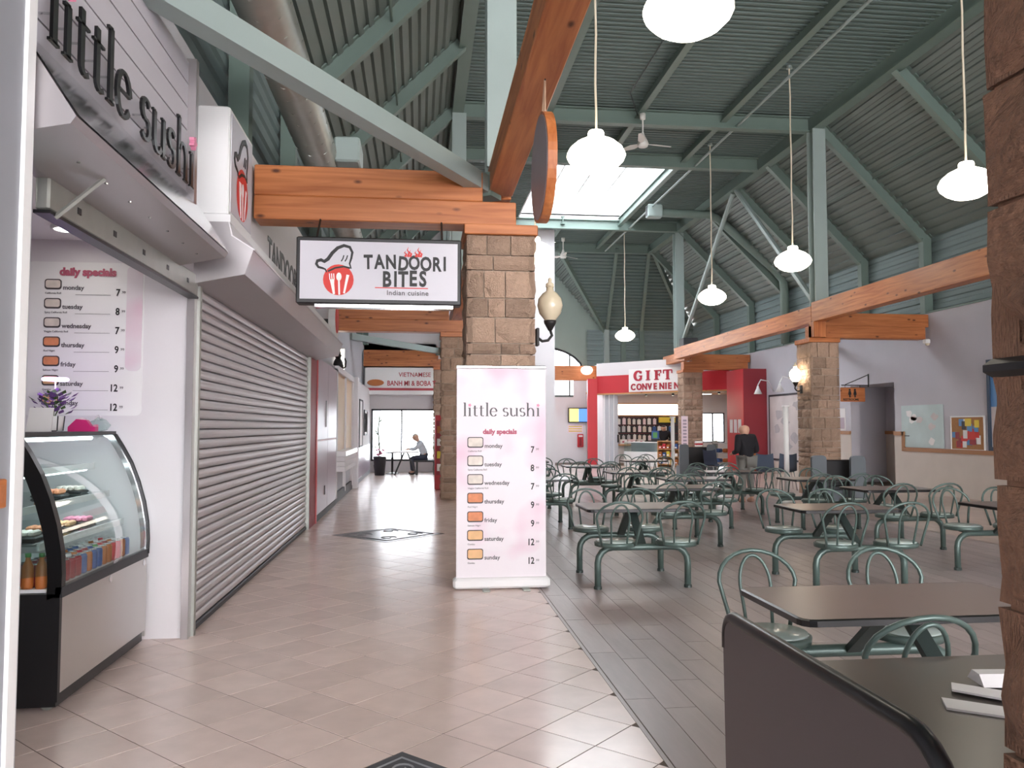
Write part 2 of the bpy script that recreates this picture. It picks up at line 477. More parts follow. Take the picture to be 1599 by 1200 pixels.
# wood-look planks over the seating area
PW, PL = 0.178, 0.92
plank_me = slab(MB(), [(-PW/2+.002, -PL/2+.002), (PW/2-.002, -PL/2+.002), (PW/2-.002, PL/2-.002), (-PW/2+.002, PL/2-.002)], 0, .0024, .0004).mesh('floor_plank')
plank_me.materials.append(MATS['plank'])
far_p = MB(); n_p = 0
slab(far_p, [(1.103, Y0), (1.125, Y0), (1.125, 31), (1.103, 31)])
pl = []
for i in range(35):
    x = 1.13 + PW*(i+.5)
    if x > 7.3: break
    off = random.random()*PL
    for j in range(-2, 34):
        pl.append((off + PL*j, x))
pl.sort(key=lambda p: math.hypot(p[0]-2.2, (p[1]-1.5)*1.6))
for y, x in pl:
    if y < -1: continue
    vis = x < y*0.8 and 2.5 < y < 11
    if vis and n_p < 298: inst(plank_me, 'floor_plank', fl, (x, y, 0)); n_p += 1
    else: slab(far_p, [(x-PW/2+.002, y-PL/2+.002), (x+PW/2-.002, y-PL/2+.002), (x+PW/2-.002, y+PL/2-.002), (x-PW/2+.002, y+PL/2-.002)], 0, .0024, .0004)
tag(far_p.build('far_floor_planks', 'plank', fl), kind='stuff')
ais = MB()
for i in range(13):
    for j in range(-6, 92):
        x, y = 7.32 + .333*i, .333*j
        slab(ais, [(x+.002, y+.002), (x+.331, y+.002), (x+.331, y+.331), (x+.002, y+.331)])
tag(ais.build('aisle_floor_tiles', 'aisle_tile', fl), kind='stuff')

# ---------------------------------------------------------------- ceiling
def deck(b, O, u, v, n, ulen, v0, v1, pitch=0.15, depth=0.045):
    # corrugated sheet: ribs run along v, profile along u, n points into the room
    O, u, v, n = Vector(O), Vector(u).normalized(), Vector(v).normalized(), Vector(n).normalized()
    prof = []; t = 0.0
    while t < ulen:
        for du, h in ((0, 0), (.35*pitch, 0), (.45*pitch, depth), (.90*pitch, depth)):
            if t+du <= ulen: prof.append((t+du, h))
        t += pitch
    prof.append((ulen, 0))
    vs = []; fs = []
    for k, (t, h) in enumerate(prof):
        vs.append(O + u*t + n*h + v*v0(t)); vs.append(O + u*t + n*h + v*v1(t))
        if k: fs.append((2*k-2, 2*k-1, 2*k+1, 2*k))
    b.add(vs, fs)
    return b
SKX0, SKX1, SKY0, SKY1 = 3.3, 7.0, 20.9, 26.7
YE = 30.3                        # end of the flat nave
cei = MB()
K = lambda c: (lambda t: c)
dn = (0, 0, -1)
deck(cei, (NL, Y0, ZD), (0, 1, 0), (1, 0, 0), dn, SKY0-Y0, K(0), K(NR-NL))
deck(cei, (NL, SKY0, ZD), (0, 1, 0), (1, 0, 0), dn, SKY1-SKY0, K(0), K(SKX0-NL))
deck(cei, (SKX1, SKY0, ZD), (0, 1, 0), (1, 0, 0), dn, SKY1-SKY0, K(0), K(NR-SKX1))
deck(cei, (NL, SKY1, ZD), (0, 1, 0), (1, 0, 0), dn, YE-SKY1, K(0), K(NR-NL))
ceiling = cei.build('ceiling', 'deck'); tag(ceiling, kind='structure')
XE_R, XE_L, ZE = 11.62, -1.95, 5.85
sl = math.hypot(XE_R-NR, ZD-ZE)
def sub(b, name, m, **k): return b.build(name, m, ceiling, **k)
b = MB(); deck(b, (NR, Y0, ZD), (XE_R-NR, 0, ZE-ZD), (0, 1, 0), (-(ZD-ZE), 0, -(XE_R-NR)), sl, K(0), K(43), 0.2, 0.05); sub(b, 'roof_slope', 'deck_slope')
b = MB(); deck(b, (NL, Y0, ZD), (XE_L-NL, 0, ZE-ZD), (0, 1, 0), (ZD-ZE, 0, -(NL-XE_L)), sl, K(0), K(43), 0.2, 0.05); sub(b, 'roof_slope', 'deck_slope')
# side walls under the eaves (green ribbed siding)
b = MB(); deck(b, (XE_R, Y0, ZE+.05), (0, 0, -1), (0, 1, 0), (-1, 0, 0), 1.95, K(0), K(43), 0.22, 0.035); sub(b, 'siding', 'siding')
b = MB(); deck(b, (XE_L, Y0, ZE+.05), (0, 0, -1), (0, 1, 0), (1, 0, 0), 1.8, K(0), K(41), 0.22, 0.035); sub(b, 'siding', 'siding')
# hipped end beyond the last cross beam
YH, ZH = 33.4, 5.6
hl = math.hypot(YH-YE, ZD-ZH)
b = MB(); deck(b, (NL, YE, ZD), (0, YH-YE, ZH-ZD), (1, 0, 0), (0, -(ZD-ZH), -(YH-YE)), hl, lambda t: 4.4+2.6*t/hl, lambda t: NR-NL+2.9*t/hl, 0.16, 0.045); sub(b, 'hip_slope', 'deck')
b = MB(); deck(b, (NL+4.4, YE, ZD), (2.6, 0, ZH-ZD), (0, 1, 0), (-(ZD-ZH), 0, -2.6), 1.16*math.hypot(2.6, ZD-ZH), lambda t: t/math.hypot(2.6, ZD-ZH)*(YH-YE), K(6), 0.2, 0.05); sub(b, 'wing_slope', 'deck_slope')
b = MB(); deck(b, (7.0, YH, ZH), (0, 0, -1), (1, 0, 0), (0, -1, 0), 2.0, K(0), K(5), 0.22, 0.035); sub(b, 'siding', 'siding')
# roof outside skin so that no daylight leaks
b = MB().box(NL, NR, Y0, SKY0, ZD+.05, ZD+.1); b.box(NL, SKX0, SKY0, SKY1, ZD+.05, ZD+.1); b.box(SKX1, NR, SKY0, SKY1, ZD+.05, ZD+.1); b.box(NL, NR, SKY1, YE+.1, ZD+.05, ZD+.1)
b.quad((NL, YE, ZD+.1), (NL+4.4, YE, ZD+.1), (NL+4.4, 40, ZD+.1), (NL, 40, ZD+.1))
sub(b, 'roof_skin', 'deck')
# skylight well, bars and panes
b = MB()
b.box(SKX0-.04, SKX0, SKY0, SKY1, ZD-.05, ZD+.75); b.box(SKX1, SKX1+.04, SKY0, SKY1, ZD-.05, ZD+.75)
b.box(SKX0, SKX1, SKY0-.04, SKY0, ZD-.05, ZD+.75); b.box(SKX0, SKX1, SKY1, SKY1+.04, ZD-.05, ZD+.75)
sky = sub(b, 'skylight_well', 'white')
for k in range(4):
    x = SKX0 + (SKX1-SKX0)*k/4
    MB().box(x+.03, x+(SKX1-SKX0)/4-.03, SKY0, SKY1, ZD+.66, ZD+.67).build('pane', 'window_glass', sky)
    if k: MB().box(x-.03, x+.03, SKY0, SKY1, ZD+.60, ZD+.70).build('glazing_bar', 'white', sky)
# nave girders
for x in (NL, NR):
    sub(MB().ibeam((x, Y0, ZG+.2), (x, YE+.1, ZG+.2), .24, .40), 'girder', 'steel_green')
for x in (2.78, 4.78, 6.76):
    for ya, yb in ((8.2, 17.2), (17.2, 20.05), (26.6, YE)) if x != 6.76 else ((8.2, 17.2), (17.2, 20.05), (20.05, 26.6), (26.6, YE)):
        sub(MB().ibeam((x, ya, ZD-.13), (x, yb, ZD-.13), .14, .26, t=.02), 'joist', 'steel_green')
for x in (2.78, 4.78, 6.76): sub(MB().ibeam((x, Y0, ZD-.13), (x, 8.2, ZD-.13), .14, .26, t=.02), 'joist', 'steel_green')
for y in (-1, 8.2, 17.25, 20.05, 26.75, YE):
    sub(MB().ibeam((NL+.1, y, ZG+.16), (NR-.1, y, ZG+.16), .2, .34), 'cross_beam', 'steel_green')
RY = (-4, 0, 3.4, 5.2, 8.15, 11.1, 14.05, 17.1, 19.7, 21.9, 24.3, 26.9, 30.2)
for y in RY:
    sub(MB().ibeam((NR+.08, y, ZG+.1), (XE_R-.05, y, ZE-.16), .16, .26, up=(0.65, 0, 0.75), t=.02), 'rafter', 'steel_green')
    sub(MB().box(XE_R-.26, XE_R-.06, y-.09, y+.09, 4.06, ZE-.05), 'eave_post', 'steel_green')
    sub(MB().ibeam((NL-.08, y, ZG+.1), (XE_L+.05, y, ZE-.16), .16, .26, up=(-0.65, 0, 0.75), t=.02), 'rafter', 'steel_green')
    sub(MB().box(XE_L+.06, XE_L+.26, y-.09, y+.09, 4.2, ZE-.05), 'eave_post', 'steel_green')
# hip rafters and the slim posts under them
for p, q in (((5.2, YE, 8.45), (7.78, YH, ZH-.05)), ((7.55, YE, 8.45), (7.85, YH, ZH-.05)), ((NR-.05, YE, 8.4), (9.35, YH, ZH-.05)), ((NR+.05, YE-.1, 8.4), (XE_R-.2, YH, ZH-.05)),
             ((3.9, YE+.1, 8.4), (3.9, 36.2, 8.4))):
    sub(MB().bar(p, q, .12, .22), 'hip_rafter', 'steel_green')
for x, y, m in ((7.82, YH-.1, 'steel_pale'), (8.55, YH-.05, 'steel_green'), (9.35, YH-.05, 'steel_green')):
    sub(MB().box(x-.1, x+.1, y-.1, y+.1, 3.9, ZH), 'hip_post', m)
# conduit along the nave and the wire bracing
sub(MB().tube([(7.08, 4, 8.28), (7.08, YE, 8.28)], .03, 6), 'conduit', 'steel_pale')
sub(MB().tube([(4.35, 9, 8.5), (4.35, 16.2, 8.5), (4.7, 16.9, 8.3)], .015, 5), 'conduit', 'chair_dark')
sub(MB().tube([(NR+1.35, Y0, 7.15), (NR+1.35, 30, 7.15)], .02, 6), 'conduit', 'steel_green')
sub(MB().tube([(NL-1.2, 10.2, 7.15), (NL-1.2, 24, 7.15)], .02, 6), 'conduit', 'steel_green')
# steel posts standing on the stone columns, and the inverted V braces
for r in ROWS:
    yc = r + .38
    for x in (NL+.03, NR+.02):
        sub(MB().ibeam((x, yc, 4.12), (x, yc, ZG), .30, .30, up=(0, 1, 0), t=.035), 'steel_post', 'steel_pale')
ymid = (ROWS[1]+ROWS[2])/2+.2
for x in (NL+.03, NR+.02):
    for ya in (ROWS[1]+.5, ROWS[2]+.2):
        s = 1 if ya < ymid else -1
        sub(MB().tube([(x, ya, 4.25), (x, ymid-.12*s, ZG-.02)], .07, 8), 'diagonal_brace', 'steel_pale')
# level plan braces that run from the left columns to the stall wall
for r in (ROWS[0], ROWS[2]-.9):
    sub(MB().bar((.66, r+.28, 3.92), (-1.86, r-3.85, 3.92), .15, .17), 'plan_brace', 'steel_pale')
    sub(MB().bar((.60, r+.20, 3.92), (.72, r+.38, 3.92), .22, .24), 'brace_shoe', 'steel_green')
sub(MB().bar((NR-.1, ROWS[1]+.4, 3.86), (NR+2.4, ROWS[1]+4.6, 3.86), .13, .15), 'plan_brace', 'steel_pale')

# ---------------------------------------------------------------- walls
def wallbox(name, m, *boxes):
    b = MB()
    for x in boxes: b.box(*x)
    o = b.build(name, m); tag(o, kind='structure'); return o
w_left = wallbox('wall_left', 'grey_wall', (-1.95, XL, Y0, 3.62, 0, 4.2), (-2.2, -1.662, 12.2, 27.3, 0, 2.70), (-2.2, -1.86, 12.2, 27.3, 2.70, 4.25),
                 (-2.2, -1.70, 6.1, 12.2, 0, 4.2), (-2.2, XL, 3.62, 6.1, 2.9, 4.2), (-2.2, -1.85, 27.2, 40, 0, 4.2))
MB().box(-1.66, -1.44, 2.55, 3.10, 0, 4.4).build('pilaster', 'pilaster_grey', w_left)
MB().box(-1.46, -1.425, 3.06, 3.12, 0, 4.4).build('edge_highlight', 'white', w_left)  # white strip paints the highlight along the pilaster edge
MB().box(-1.66, -1.47, 3.10, 3.22, 0, 4.4).build('pilaster_return', 'plaster', w_left)
MB().box(-1.66, -1.62, Y0, 3.46, 0, 0.12).build('baseboard', 'charcoal', w_left)
# right-hand wall with its doorway
DY0, DY1 = 18.35, 20.35
w_right = wallbox('wall_right', 'plaster', (XR, XR+.25, Y0, DY0, 0, 4.06), (XR, XR+.25, DY1, 25.6, 0, 4.06), (XR, XR+.25, DY0, DY1, 2.58, 4.06), (XR+.01, XR+.25, 25.6, 34, 2.95, 4.06),
                  (XR+1.3, XR+1.5, DY0-.6, DY1+.6, 0, 2.9), (XR+.25, XR+1.5, DY0-.6, DY1+.6, 2.58, 2.75), (XR+.2, XR+1.5, DY0-.7, DY0-.5, 0, 2.9), (XR+.2, XR+1.5, DY1+.5, DY1+.7, 0, 2.9))
b = MB().box(XR-.02, XR, Y0, 17.95, 0, .96); b.box(XR-.02, XR, 17.95, DY0, 0, 1.32); b.box(XR-.02, XR, DY1, 21.5, 0, 1.32); b.box(XR+1.28, XR+1.3, DY0-.5, DY1+.5, 0, 1.32); b.box(XR-.02, XR, 21.5, 25.6, 0, .4)
b.build('wainscot', 'wainscot', w_right)
for q in ((XR-.05, XR, Y0, 17.95, .93, 1.02), (XR-.05, XR, 17.93, 18.02, .93, 1.39), (XR-.05, XR, 17.95, DY0, 1.30, 1.39), (XR-.05, XR, DY1, 21.5, 1.30, 1.39), (XR+1.25, XR+1.3, DY0-.5, DY1+.5, 1.30, 1.39)):
    MB().box(*q).build('chair_rail', 'rail_wood', w_right)
MB().box(XR-.02, XR+.22, Y0, 25.6, 4.06, 4.1).build('wall_cap', 'steel_green', w_right)
# corridor end wall with the big window
w_end = wallbox('wall_end', 'white_wall', (-2.2, -1.6, 27.3, 27.5, 0, 4.3), (.55, 4.6, 27.3, 27.5, 0, 3.4), (-1.6, .55, 27.3, 27.5, 0, .36), (-1.6, .55, 27.3, 27.5, 2.1, 4.3), (-2.2, 4.6, 27.3, 27.5, 3.4, 8.6))
win1 = MB()
for q in ((-1.6, -1.55, .36, 2.1), (.5, .55, .36, 2.1), (-.62, -.57, .36, 2.1)): win1.box(q[0], q[1], 27.34, 27.42, q[2], q[3])
win1.box(-1.6, .55, 27.34, 27.42, .36, .42); win1.box(-1.6, .55, 27.34, 27.42, 2.04, 2.1)
win1 = win1.build('window_1', 'charcoal'); tag(win1, kind='structure')
for x0, x1 in ((-1.55, -.62), (-.57, .5)): MB().box(x0, x1, 27.37, 27.38, .42, 2.04).build('pane', 'window_glass', win1)
# far wall with door, high windows and the arched gable
YF = 33.6
def arch_wall():
    b = MB(); x0, x1, z0, zt = 3.6, 7.0, 2.78, 4.85      # arched opening
    cx, hw = (x0+x1)/2, (x1-x0)/2
    b.box(2.0, x0, YF, YF+.2, 0, 8.6); b.box(x0, 4.5, YF, YF+.2, 0, z0); b.box(5.45, x1, YF, YF+.2, 0, z0); b.box(4.5, 5.45, YF, YF+.2, 2.25, z0); b.box(x1, 9.2, YF, YF+.2, 0, 6.7)
    n = 14; xs = [x0+(x1-x0)*i/n for i in range(n+1)]
    arcz = lambda x: 3.55 + (zt-3.55)*math.sqrt(max(0, 1-((x-cx)/hw)**2))
    for i in range(n):
        b.prism([(xs[i], arcz(xs[i])), (xs[i+1], arcz(xs[i+1])), (xs[i+1], 8.6), (xs[i], 8.6)], YF, YF+.2, 'xz')
    o = b.build('wall_far', 'gable'); tag(o, kind='structure')
    MB().box(4.2, 7.3, YF-.03, YF, 2.25, 2.75).build('wall_panel', 'white_wall', o)
    MB().box(5.5, 7.3, YF-.03, YF, 0, 2.25).build('wall_panel', 'white_wall', o)
    MB().box(6.45, 7.3, YF-.03, YF, 2.75, 4.0).build('wall_panel', 'white_wall', o)
    w = MB().tube([(x, YF+.02, arcz(x)-.03) for x in xs], .05, 6)
    for x in (4.3, 5.3, 6.3): w.box(x-.03, x+.03, YF+.03, YF+.1, z0, arcz(x))
    w.box(x0, x1, YF+.03, YF+.1, z0, z0+.06)
    w = w.build('window_2', 'charcoal'); tag(w, kind='structure')
    e = [x0] + [4.27, 4.33, 5.27, 5.33, 6.27, 6.33] + [x1]
    for i in range(0, 8, 2):
        xa, xb = e[i], e[i+1]; k = 5
        p = [(xa, z0+.06), (xb, z0+.06)] + [(xb+(xa-xb)*t/k, arcz(xb+(xa-xb)*t/k)-.02) for t in range(k+1)]
        MB().prism(p, YF+.06, YF+.07, 'xz').build('pane', 'window_glass', w)
    d = MB().box(4.5, 4.58, YF-.04, YF+.12, 0, 2.25); d.box(5.37, 5.45, YF-.04, YF+.12, 0, 2.25); d.box(4.58, 5.37, YF-.04, YF+.12, 2.17, 2.25); d.box(4.58, 5.37, YF-.02, YF+.1, 1.78, 1.86)
    d = d.build('door_1', 'charcoal'); tag(d, kind='structure')
    lf = MB().box(4.6, 4.7, YF+.02, YF+.07, .02, 1.78); lf.box(5.25, 5.35, YF+.02, YF+.07, .02, 1.78); lf.box(4.7, 5.25, YF+.02, YF+.07, 1.66, 1.78); lf.box(4.7, 5.25, YF+.02, YF+.07, .02, .25); lf.box(4.7, 5.25, YF+.02, YF+.07, .85, .92)
    lf = lf.build('door_leaf', 'charcoal', d)
    MB().box(4.7, 5.25, YF+.04, YF+.05, .25, 1.66).build('pane', 'window_glass', lf)
    MB().box(4.58, 5.37, YF+.04, YF+.05, 1.86, 2.17).build('transom_pane', 'window_glass', d)
    MB().tube([(5.2, YF-.03, .8), (5.2, YF-.03, 1.2)], .015, 6).build('door_handle', 'chrome', lf)
    MB().box(4.4, 5.6, YF+1.0, YF+1.06, 0, 2.4).build('vestibule_panel', 'grey_wall', o)
arch_wall()
# unseen wall behind the viewer, wide openings added to let daylight in
bw = MB()
for x in (-2.0, -.2, 2.6, 5.4, 8.2, 11.3): bw.box(x, x+.3, Y0-.2, Y0, 0, 8.6)
bw.box(-2, 11.6, Y0-.2, Y0, 0, .25); bw.box(-2, 11.6, Y0-.2, Y0, 3.1, 3.5); bw.box(-2, 11.6, Y0-.2, Y0, 6.4, 8.6)
tag(bw.build('wall_back', 'plaster'), kind='structure')

t = thing('wall_plaque', 'small orange wooden plaque at the left edge of the picture', 'plaque', (-1.43, 2.95, 1.25))
MB().bbox(-1.44, -1.42, 2.88, 3.0, 1.22, 1.32, .004).build('board', 'orange_wood', t)
MB().box(-1.42, -1.417, 2.9, 2.98, 1.24, 1.30).build('printed_area', 'timber_x', t)
# ================================================================= STONE COLUMNS AND TIMBER
stone_pool = []
for k in range(14):
    rs = random.Random(100+k); b = MB(); g = {}
    vs = []; fs = []
    n = 4
    for i in range(n):
        for j in range(n):
            e = i in (0, n-1) or j in (0, n-1)
            g[i, j] = len(vs)
            vs.append((i/(n-1) + (rs.uniform(-.06, .06) if 0 < i < n-1 else 0), -(rs.uniform(.25, .5) if e else rs.uniform(.6, 1.0)), j/(n-1) + (rs.uniform(-.07, .07) if 0 < j < n-1 else 0)))
    for i in range(n-1):
        for j in range(n-1): fs.append((g[i, j], g[i+1, j], g[i+1, j+1], g[i, j+1]))
    rim = [g[i, 0] for i in range(n)] + [g[n-1, j] for j in range(1, n)] + [g[i, n-1] for i in range(n-2, -1, -1)] + [g[0, j] for j in range(n-2, 0, -1)]
    bk = len(vs)
    for q in rim: vs.append((vs[q][0], 0.6, vs[q][2]))
    m = len(rim)
    for i in range(m): fs.append((rim[i], bk+i, bk+(i+1) % m, rim[(i+1) % m]))
    b.add(vs, fs)
    pair = []
    for mm in ('stone', 'stone_near'):
        me = b.mesh('stone'); me.materials.append(MATS[mm]); pair.append(me)
    stone_pool.append(pair)
def column(x0, x1, y0, y1, zt, label, faces='flr', near=0, seed=1, cap=True):
    rs = random.Random(seed)
    t = thing('stone_column', label, 'column', ((x0+x1)/2, (y0+y1)/2, 0), group='stone clad columns of the hall')
    ins = .05; core = .018 if near else .05
    MB().box(x0+core, x1-core, y0+core, y1-core, 0, zt).build('mortar_core', 'stone_near' if near else 'mortar', t)
    hs = []; z = 0
    while z < zt-.02:
        h = rs.choice((.11, .15, .19, .25, .27)) if not near else rs.choice((.24, .28, .31))
        if zt-z-h < .09: h = zt-z
        hs.append((z, h)); z += h
    dep = .05 if not near else .075
    for z, h in hs:
        for f in faces:
            Lw = x1-x0 if f in 'fb' else y1-y0
            cuts = [0]
            while cuts[-1] < Lw-.001:
                w = rs.uniform(.16, .38) if not near else rs.uniform(.3, .5)
                if Lw-cuts[-1]-w < .13: w = Lw-cuts[-1]
                cuts.append(cuts[-1]+w)
            for a, c in zip(cuts, cuts[1:]):
                w = c-a-.012
                if f == 'f': loc, rz = (x0+a+.006, y0+ins*.7, z+.006), 0
                elif f == 'l': loc, rz = (x0+ins*.7, y1-a-.006, z+.006), -math.pi/2
                elif f == 'r': loc, rz = (x1-ins*.7, y0+a+.006, z+.006), math.pi/2
                else: loc, rz = (x1-a-.006, y1-ins*.7, z+.006), math.pi
                inst(rs.choice(stone_pool)[near], 'stone', t, loc, (w, dep, h-.012), (0, 0, rz))
    if cap: MB().bbox(x0-.02, x1+.02, y0-.02, y1+.02, zt, zt+.10, .008).build('timber_cap', 'timber_x', t)
    return t
CW = .68
column(.44, .44+CW, ROWS[0], ROWS[0]+CW, 3.37, 'stone clad column right behind the tall pink menu banner', 'flrb', seed=3)
column(.44, .44+CW, ROWS[1], ROWS[1]+CW, 3.37, 'stone clad column half hidden, second along the left corridor', 'flr', seed=4)
column(.45, .45+CW, ROWS[2]-.1, ROWS[2]-.1+CW, 3.37, 'farthest stone column on the corridor, beside the bright window', 'fl', seed=5)
column(8.55, 8.55+CW, ROWS[1]+.15, ROWS[1]+.15+CW, 3.37, 'stone column with lit lantern, right of the wall map', 'flr', seed=6)
column(8.98, 8.98+CW, ROWS[2]+.2, ROWS[2]+.2+CW, 3.37, 'stone column standing in front of the gift shop', 'flr', seed=8)
cn = column(1.135, 1.815, .82, 1.5, 3.6, 'rough stone column in the right foreground with black strap', 'flb', near=1, seed=9, cap=False)
MB().bbox(1.128, 1.86, .78, 1.52, 1.598, 1.636, .012).build('black_strap', 'black', cn)

def beam(label, x0, x1, y0, y1, z0, z1, m, group='timber beams of the hall'):
    o = MB().bbox(x0, x1, y0, y1, z0, z1, .008).build('timber_beam', m); tag(o, label, 'beam', group); return o
nm = ('nearest column', 'second corridor column', 'last corridor column')
for k, r in enumerate(ROWS):
    r = r if k < 2 else r-.1
    yb = r+.02
    if k == 0:
        beam('lower timber cross beam resting on the nearest column, above the hanging restaurant sign', -1.57, .93, yb, yb+.3, 3.47, 3.70, 'timber_x')
        beam('upper timber cross beam on top of another, above the hanging restaurant sign', -1.57, .60, yb, yb+.3, 3.70, 3.99, 'timber_x')
    else:
        beam('lower timber cross beam over the corridor at the %s' % nm[k], -1.82, .93, yb, yb+.3, 3.47, 3.72, 'timber_x')
        beam('upper timber cross beam over the corridor at the %s' % nm[k], -1.82, .60, yb, yb+.3, 3.72, 4.0, 'timber_x')
yb = ROWS[1]+.17
beam('upper knotty timber beam joining the lantern column to the right wall', 8.9, 11.38, yb, yb+.3, 3.74, 4.03, 'timber_x')
beam('lower knotty timber beam joining the lantern column to the right wall', 8.6, 11.30, yb, yb+.3, 3.47, 3.74, 'timber_x')
yb = ROWS[2]+.22
beam('upper timber beam from gift shop column to red wall', 9.3, 11.38, yb, yb+.3, 3.74, 4.0, 'timber_x')
beam('lower timber beam from gift shop column to red wall', 9.0, 11.30, yb, yb+.3, 3.47, 3.74, 'timber_x')
beam('long reddish timber beam running overhead towards the nearest column', .68, .93, -6, 8.1, 3.85, 4.12, 'timber_y')
beam('long timber beam hidden above the corridor columns', .68, .93, 8.2, 26.5, 3.85, 4.12, 'timber_y')
beam('long timber beam sloping into view above the lantern column', 8.62, 8.87, -6, 16.95, 3.82, 4.26, 'timber_y')
beam('long timber beam between lantern column and gift shop column', 8.62, 8.87, 16.96, 26.7, 3.80, 4.18, 'timber_y')
beam('short timber beam end pointing past the gift shop sign', 9.0, 9.25, 26.75, 29.2, 3.78, 4.1, 'timber_y')
beam('short upright timber block on top of the lantern column', 8.60, 8.88, 16.80, 17.06, 3.475, 3.82, 'timber_z')
beam('timber beam crossing in front of the far arched window', 4.3, 7.2, 31.6, 31.85, 3.35, 3.93, 'timber_x')
o = MB().bbox(8.8, 9.3, 26.2, 26.7, 4.2, 4.5, .02).build('loudspeaker', 'charcoal'); tag(o, 'dark box loudspeaker on the beam above the gift shop column', 'speaker')

# ================================================================= LEFT STALLS
# interior of the sushi stall
iw = MB(); iw.box(-4.2, XL-.02, 6.06, 6.12, 0, 2.9); iw.box(-4.2, -4.1, 3.0, 6.1, 0, 2.9); iw.box(-4.2, -1.95, 3.4, 3.5, 0, 2.9)
o = iw.build('wall_stall', 'white_wall'); tag(o, kind='structure')
o = MB().box(-4.2, XL-.02, 3.4, 6.1, 2.84, 2.9).build('ceiling_stall', 'white'); tag(o, kind='structure')
for k, (x, y, lab) in enumerate(((-2.35, 5.65, 'round ceiling downlight glowing above the sushi menu'), (-2.6, 4.3, 'round ceiling downlight deep inside the sushi stall'))):
    t = thing('ceiling_downlight', lab, 'light', (x, y, 2.82), group='downlights in the sushi stall')
    MB().lathe([(.10, .02), (.10, 0), (.08, 0), (.08, .02)], 20, (x, y, 2.815)).build('trim_ring', 'white', t, True)
    MB().lathe([(.078, .018), (.078, .004)], 20, (x, y, 2.815)).build('lens', 'down_light', t)
MB().box(XL-.02, XL+.03, 6.02, 6.12, 0, 2.62).build('jamb', 'hood_steel', w_left)
MB().box(XL-.04, XL+.05, 6.10, 6.15, 0, 2.6).build('shutter_guide', 'galv', w_left)

# sushi fascia sign: boards, end trim and raised letters
t = thing('sushi_sign', 'grey boarded fascia sign with raised black letters reading little sushi', 'sign', (-1.6, 4.35, 2.84))
for k in range(6):
    z = 2.97 + .155*k
    MB().box(-1.645, -1.52, 3.24, 5.40, z+.005, z+.150).build('board', 'plaster', t)
MB().box(-1.645, -1.54, 3.24, 5.40, 2.97, 3.90).build('backing', 'charcoal', t)
MB().box(-1.645, -1.47, 5.40, 5.46, 2.80, 3.92).build('end_trim', 'hood_steel', t)
y = 3.28; size = .47
for ch in 'little sushi':
    if ch != ' ':
        b = serif_glyph(ch, size, .014, 1.15)
        lt = place_text(b, (-1.47, y, 3.03), (0, 1, 0), (0, 0, 1)).build('letter', 'black_gloss', t)
        if ch == 'i': place_text(flower(.045, .03), (-1.47, y+.13*size, 3.03+.62*size), (0, 1, 0), (0, 0, 1)).build('flower_dot', 'pink', lt)
        MB().tube([(-1.53, y+.12*size, 3.15), (-1.46, y+.12*size, 3.15)], .006, 5).build('stand_off', 'chrome', lt)
    y += SERIF_ADV[ch]*size
# shutter hood over the sushi stall
t = thing('shutter_hood', 'brushed steel roller hood below the little sushi letters', 'shutter hood', (-1.45, 4.4, 2.5))
MB().prism([(-1.66, 3.01), (-1.51, 3.01), (-1.29, 2.67), (-1.31, 2.64), (-1.60, 2.58), (-1.66, 2.58)], 3.15, 5.58, 'xz').build('hood_body', 'hood_steel', t)
b = MB(); b.add([(-1.655, 3.15, 3.017), (-1.655, 5.58, 3.017), (-1.505, 5.58, 3.017), (-1.505, 3.15, 3.017), (-1.282, 5.58, 2.673), (-1.282, 3.15, 2.673)], [(0, 3, 2, 1), (3, 5, 4, 2)]); b.build('polished_face', 'mirror_steel', t)
for k in range(7): MB().lathe([(.008, 0), (.008, -.006)], 6, (-1.42, 3.5+.3*k, 2.606)).build('rivet', 'chrome', t)
# rolled-up shutter end
t = thing('rolled_shutter', 'raised roller shutter bottom bar across the sushi stall opening', 'roller shutter', (-1.62, 4.8, 2.4))
MB().bbox(-1.66, -1.60, 3.66, 6.03, 2.44, 2.60, .01).build('bottom_bar', 'galv', t)
MB().box(-1.655, -1.615, 3.66, 6.03, 2.60, 2.70).build('slat', 'hood_steel', t)
for k in range(5): MB().box(-1.603, -1.597, 3.95+.45*k, 3.99+.45*k, 2.50, 2.53).build('slot', 'black', t)
MB().box(-1.665, -1.595, 3.66, 6.03, 2.425, 2.44).build('rubber_seal', 'black', t)
t = thing('shutter_strut', 'thin steel rod propping the near end of the sushi hood', 'bracket', (-1.62, 3.75, 2.45))
MB().tube([(-1.6, 3.72, 2.42), (-1.42, 3.78, 2.62)], .012, 6).build('rod', 'galv', t)

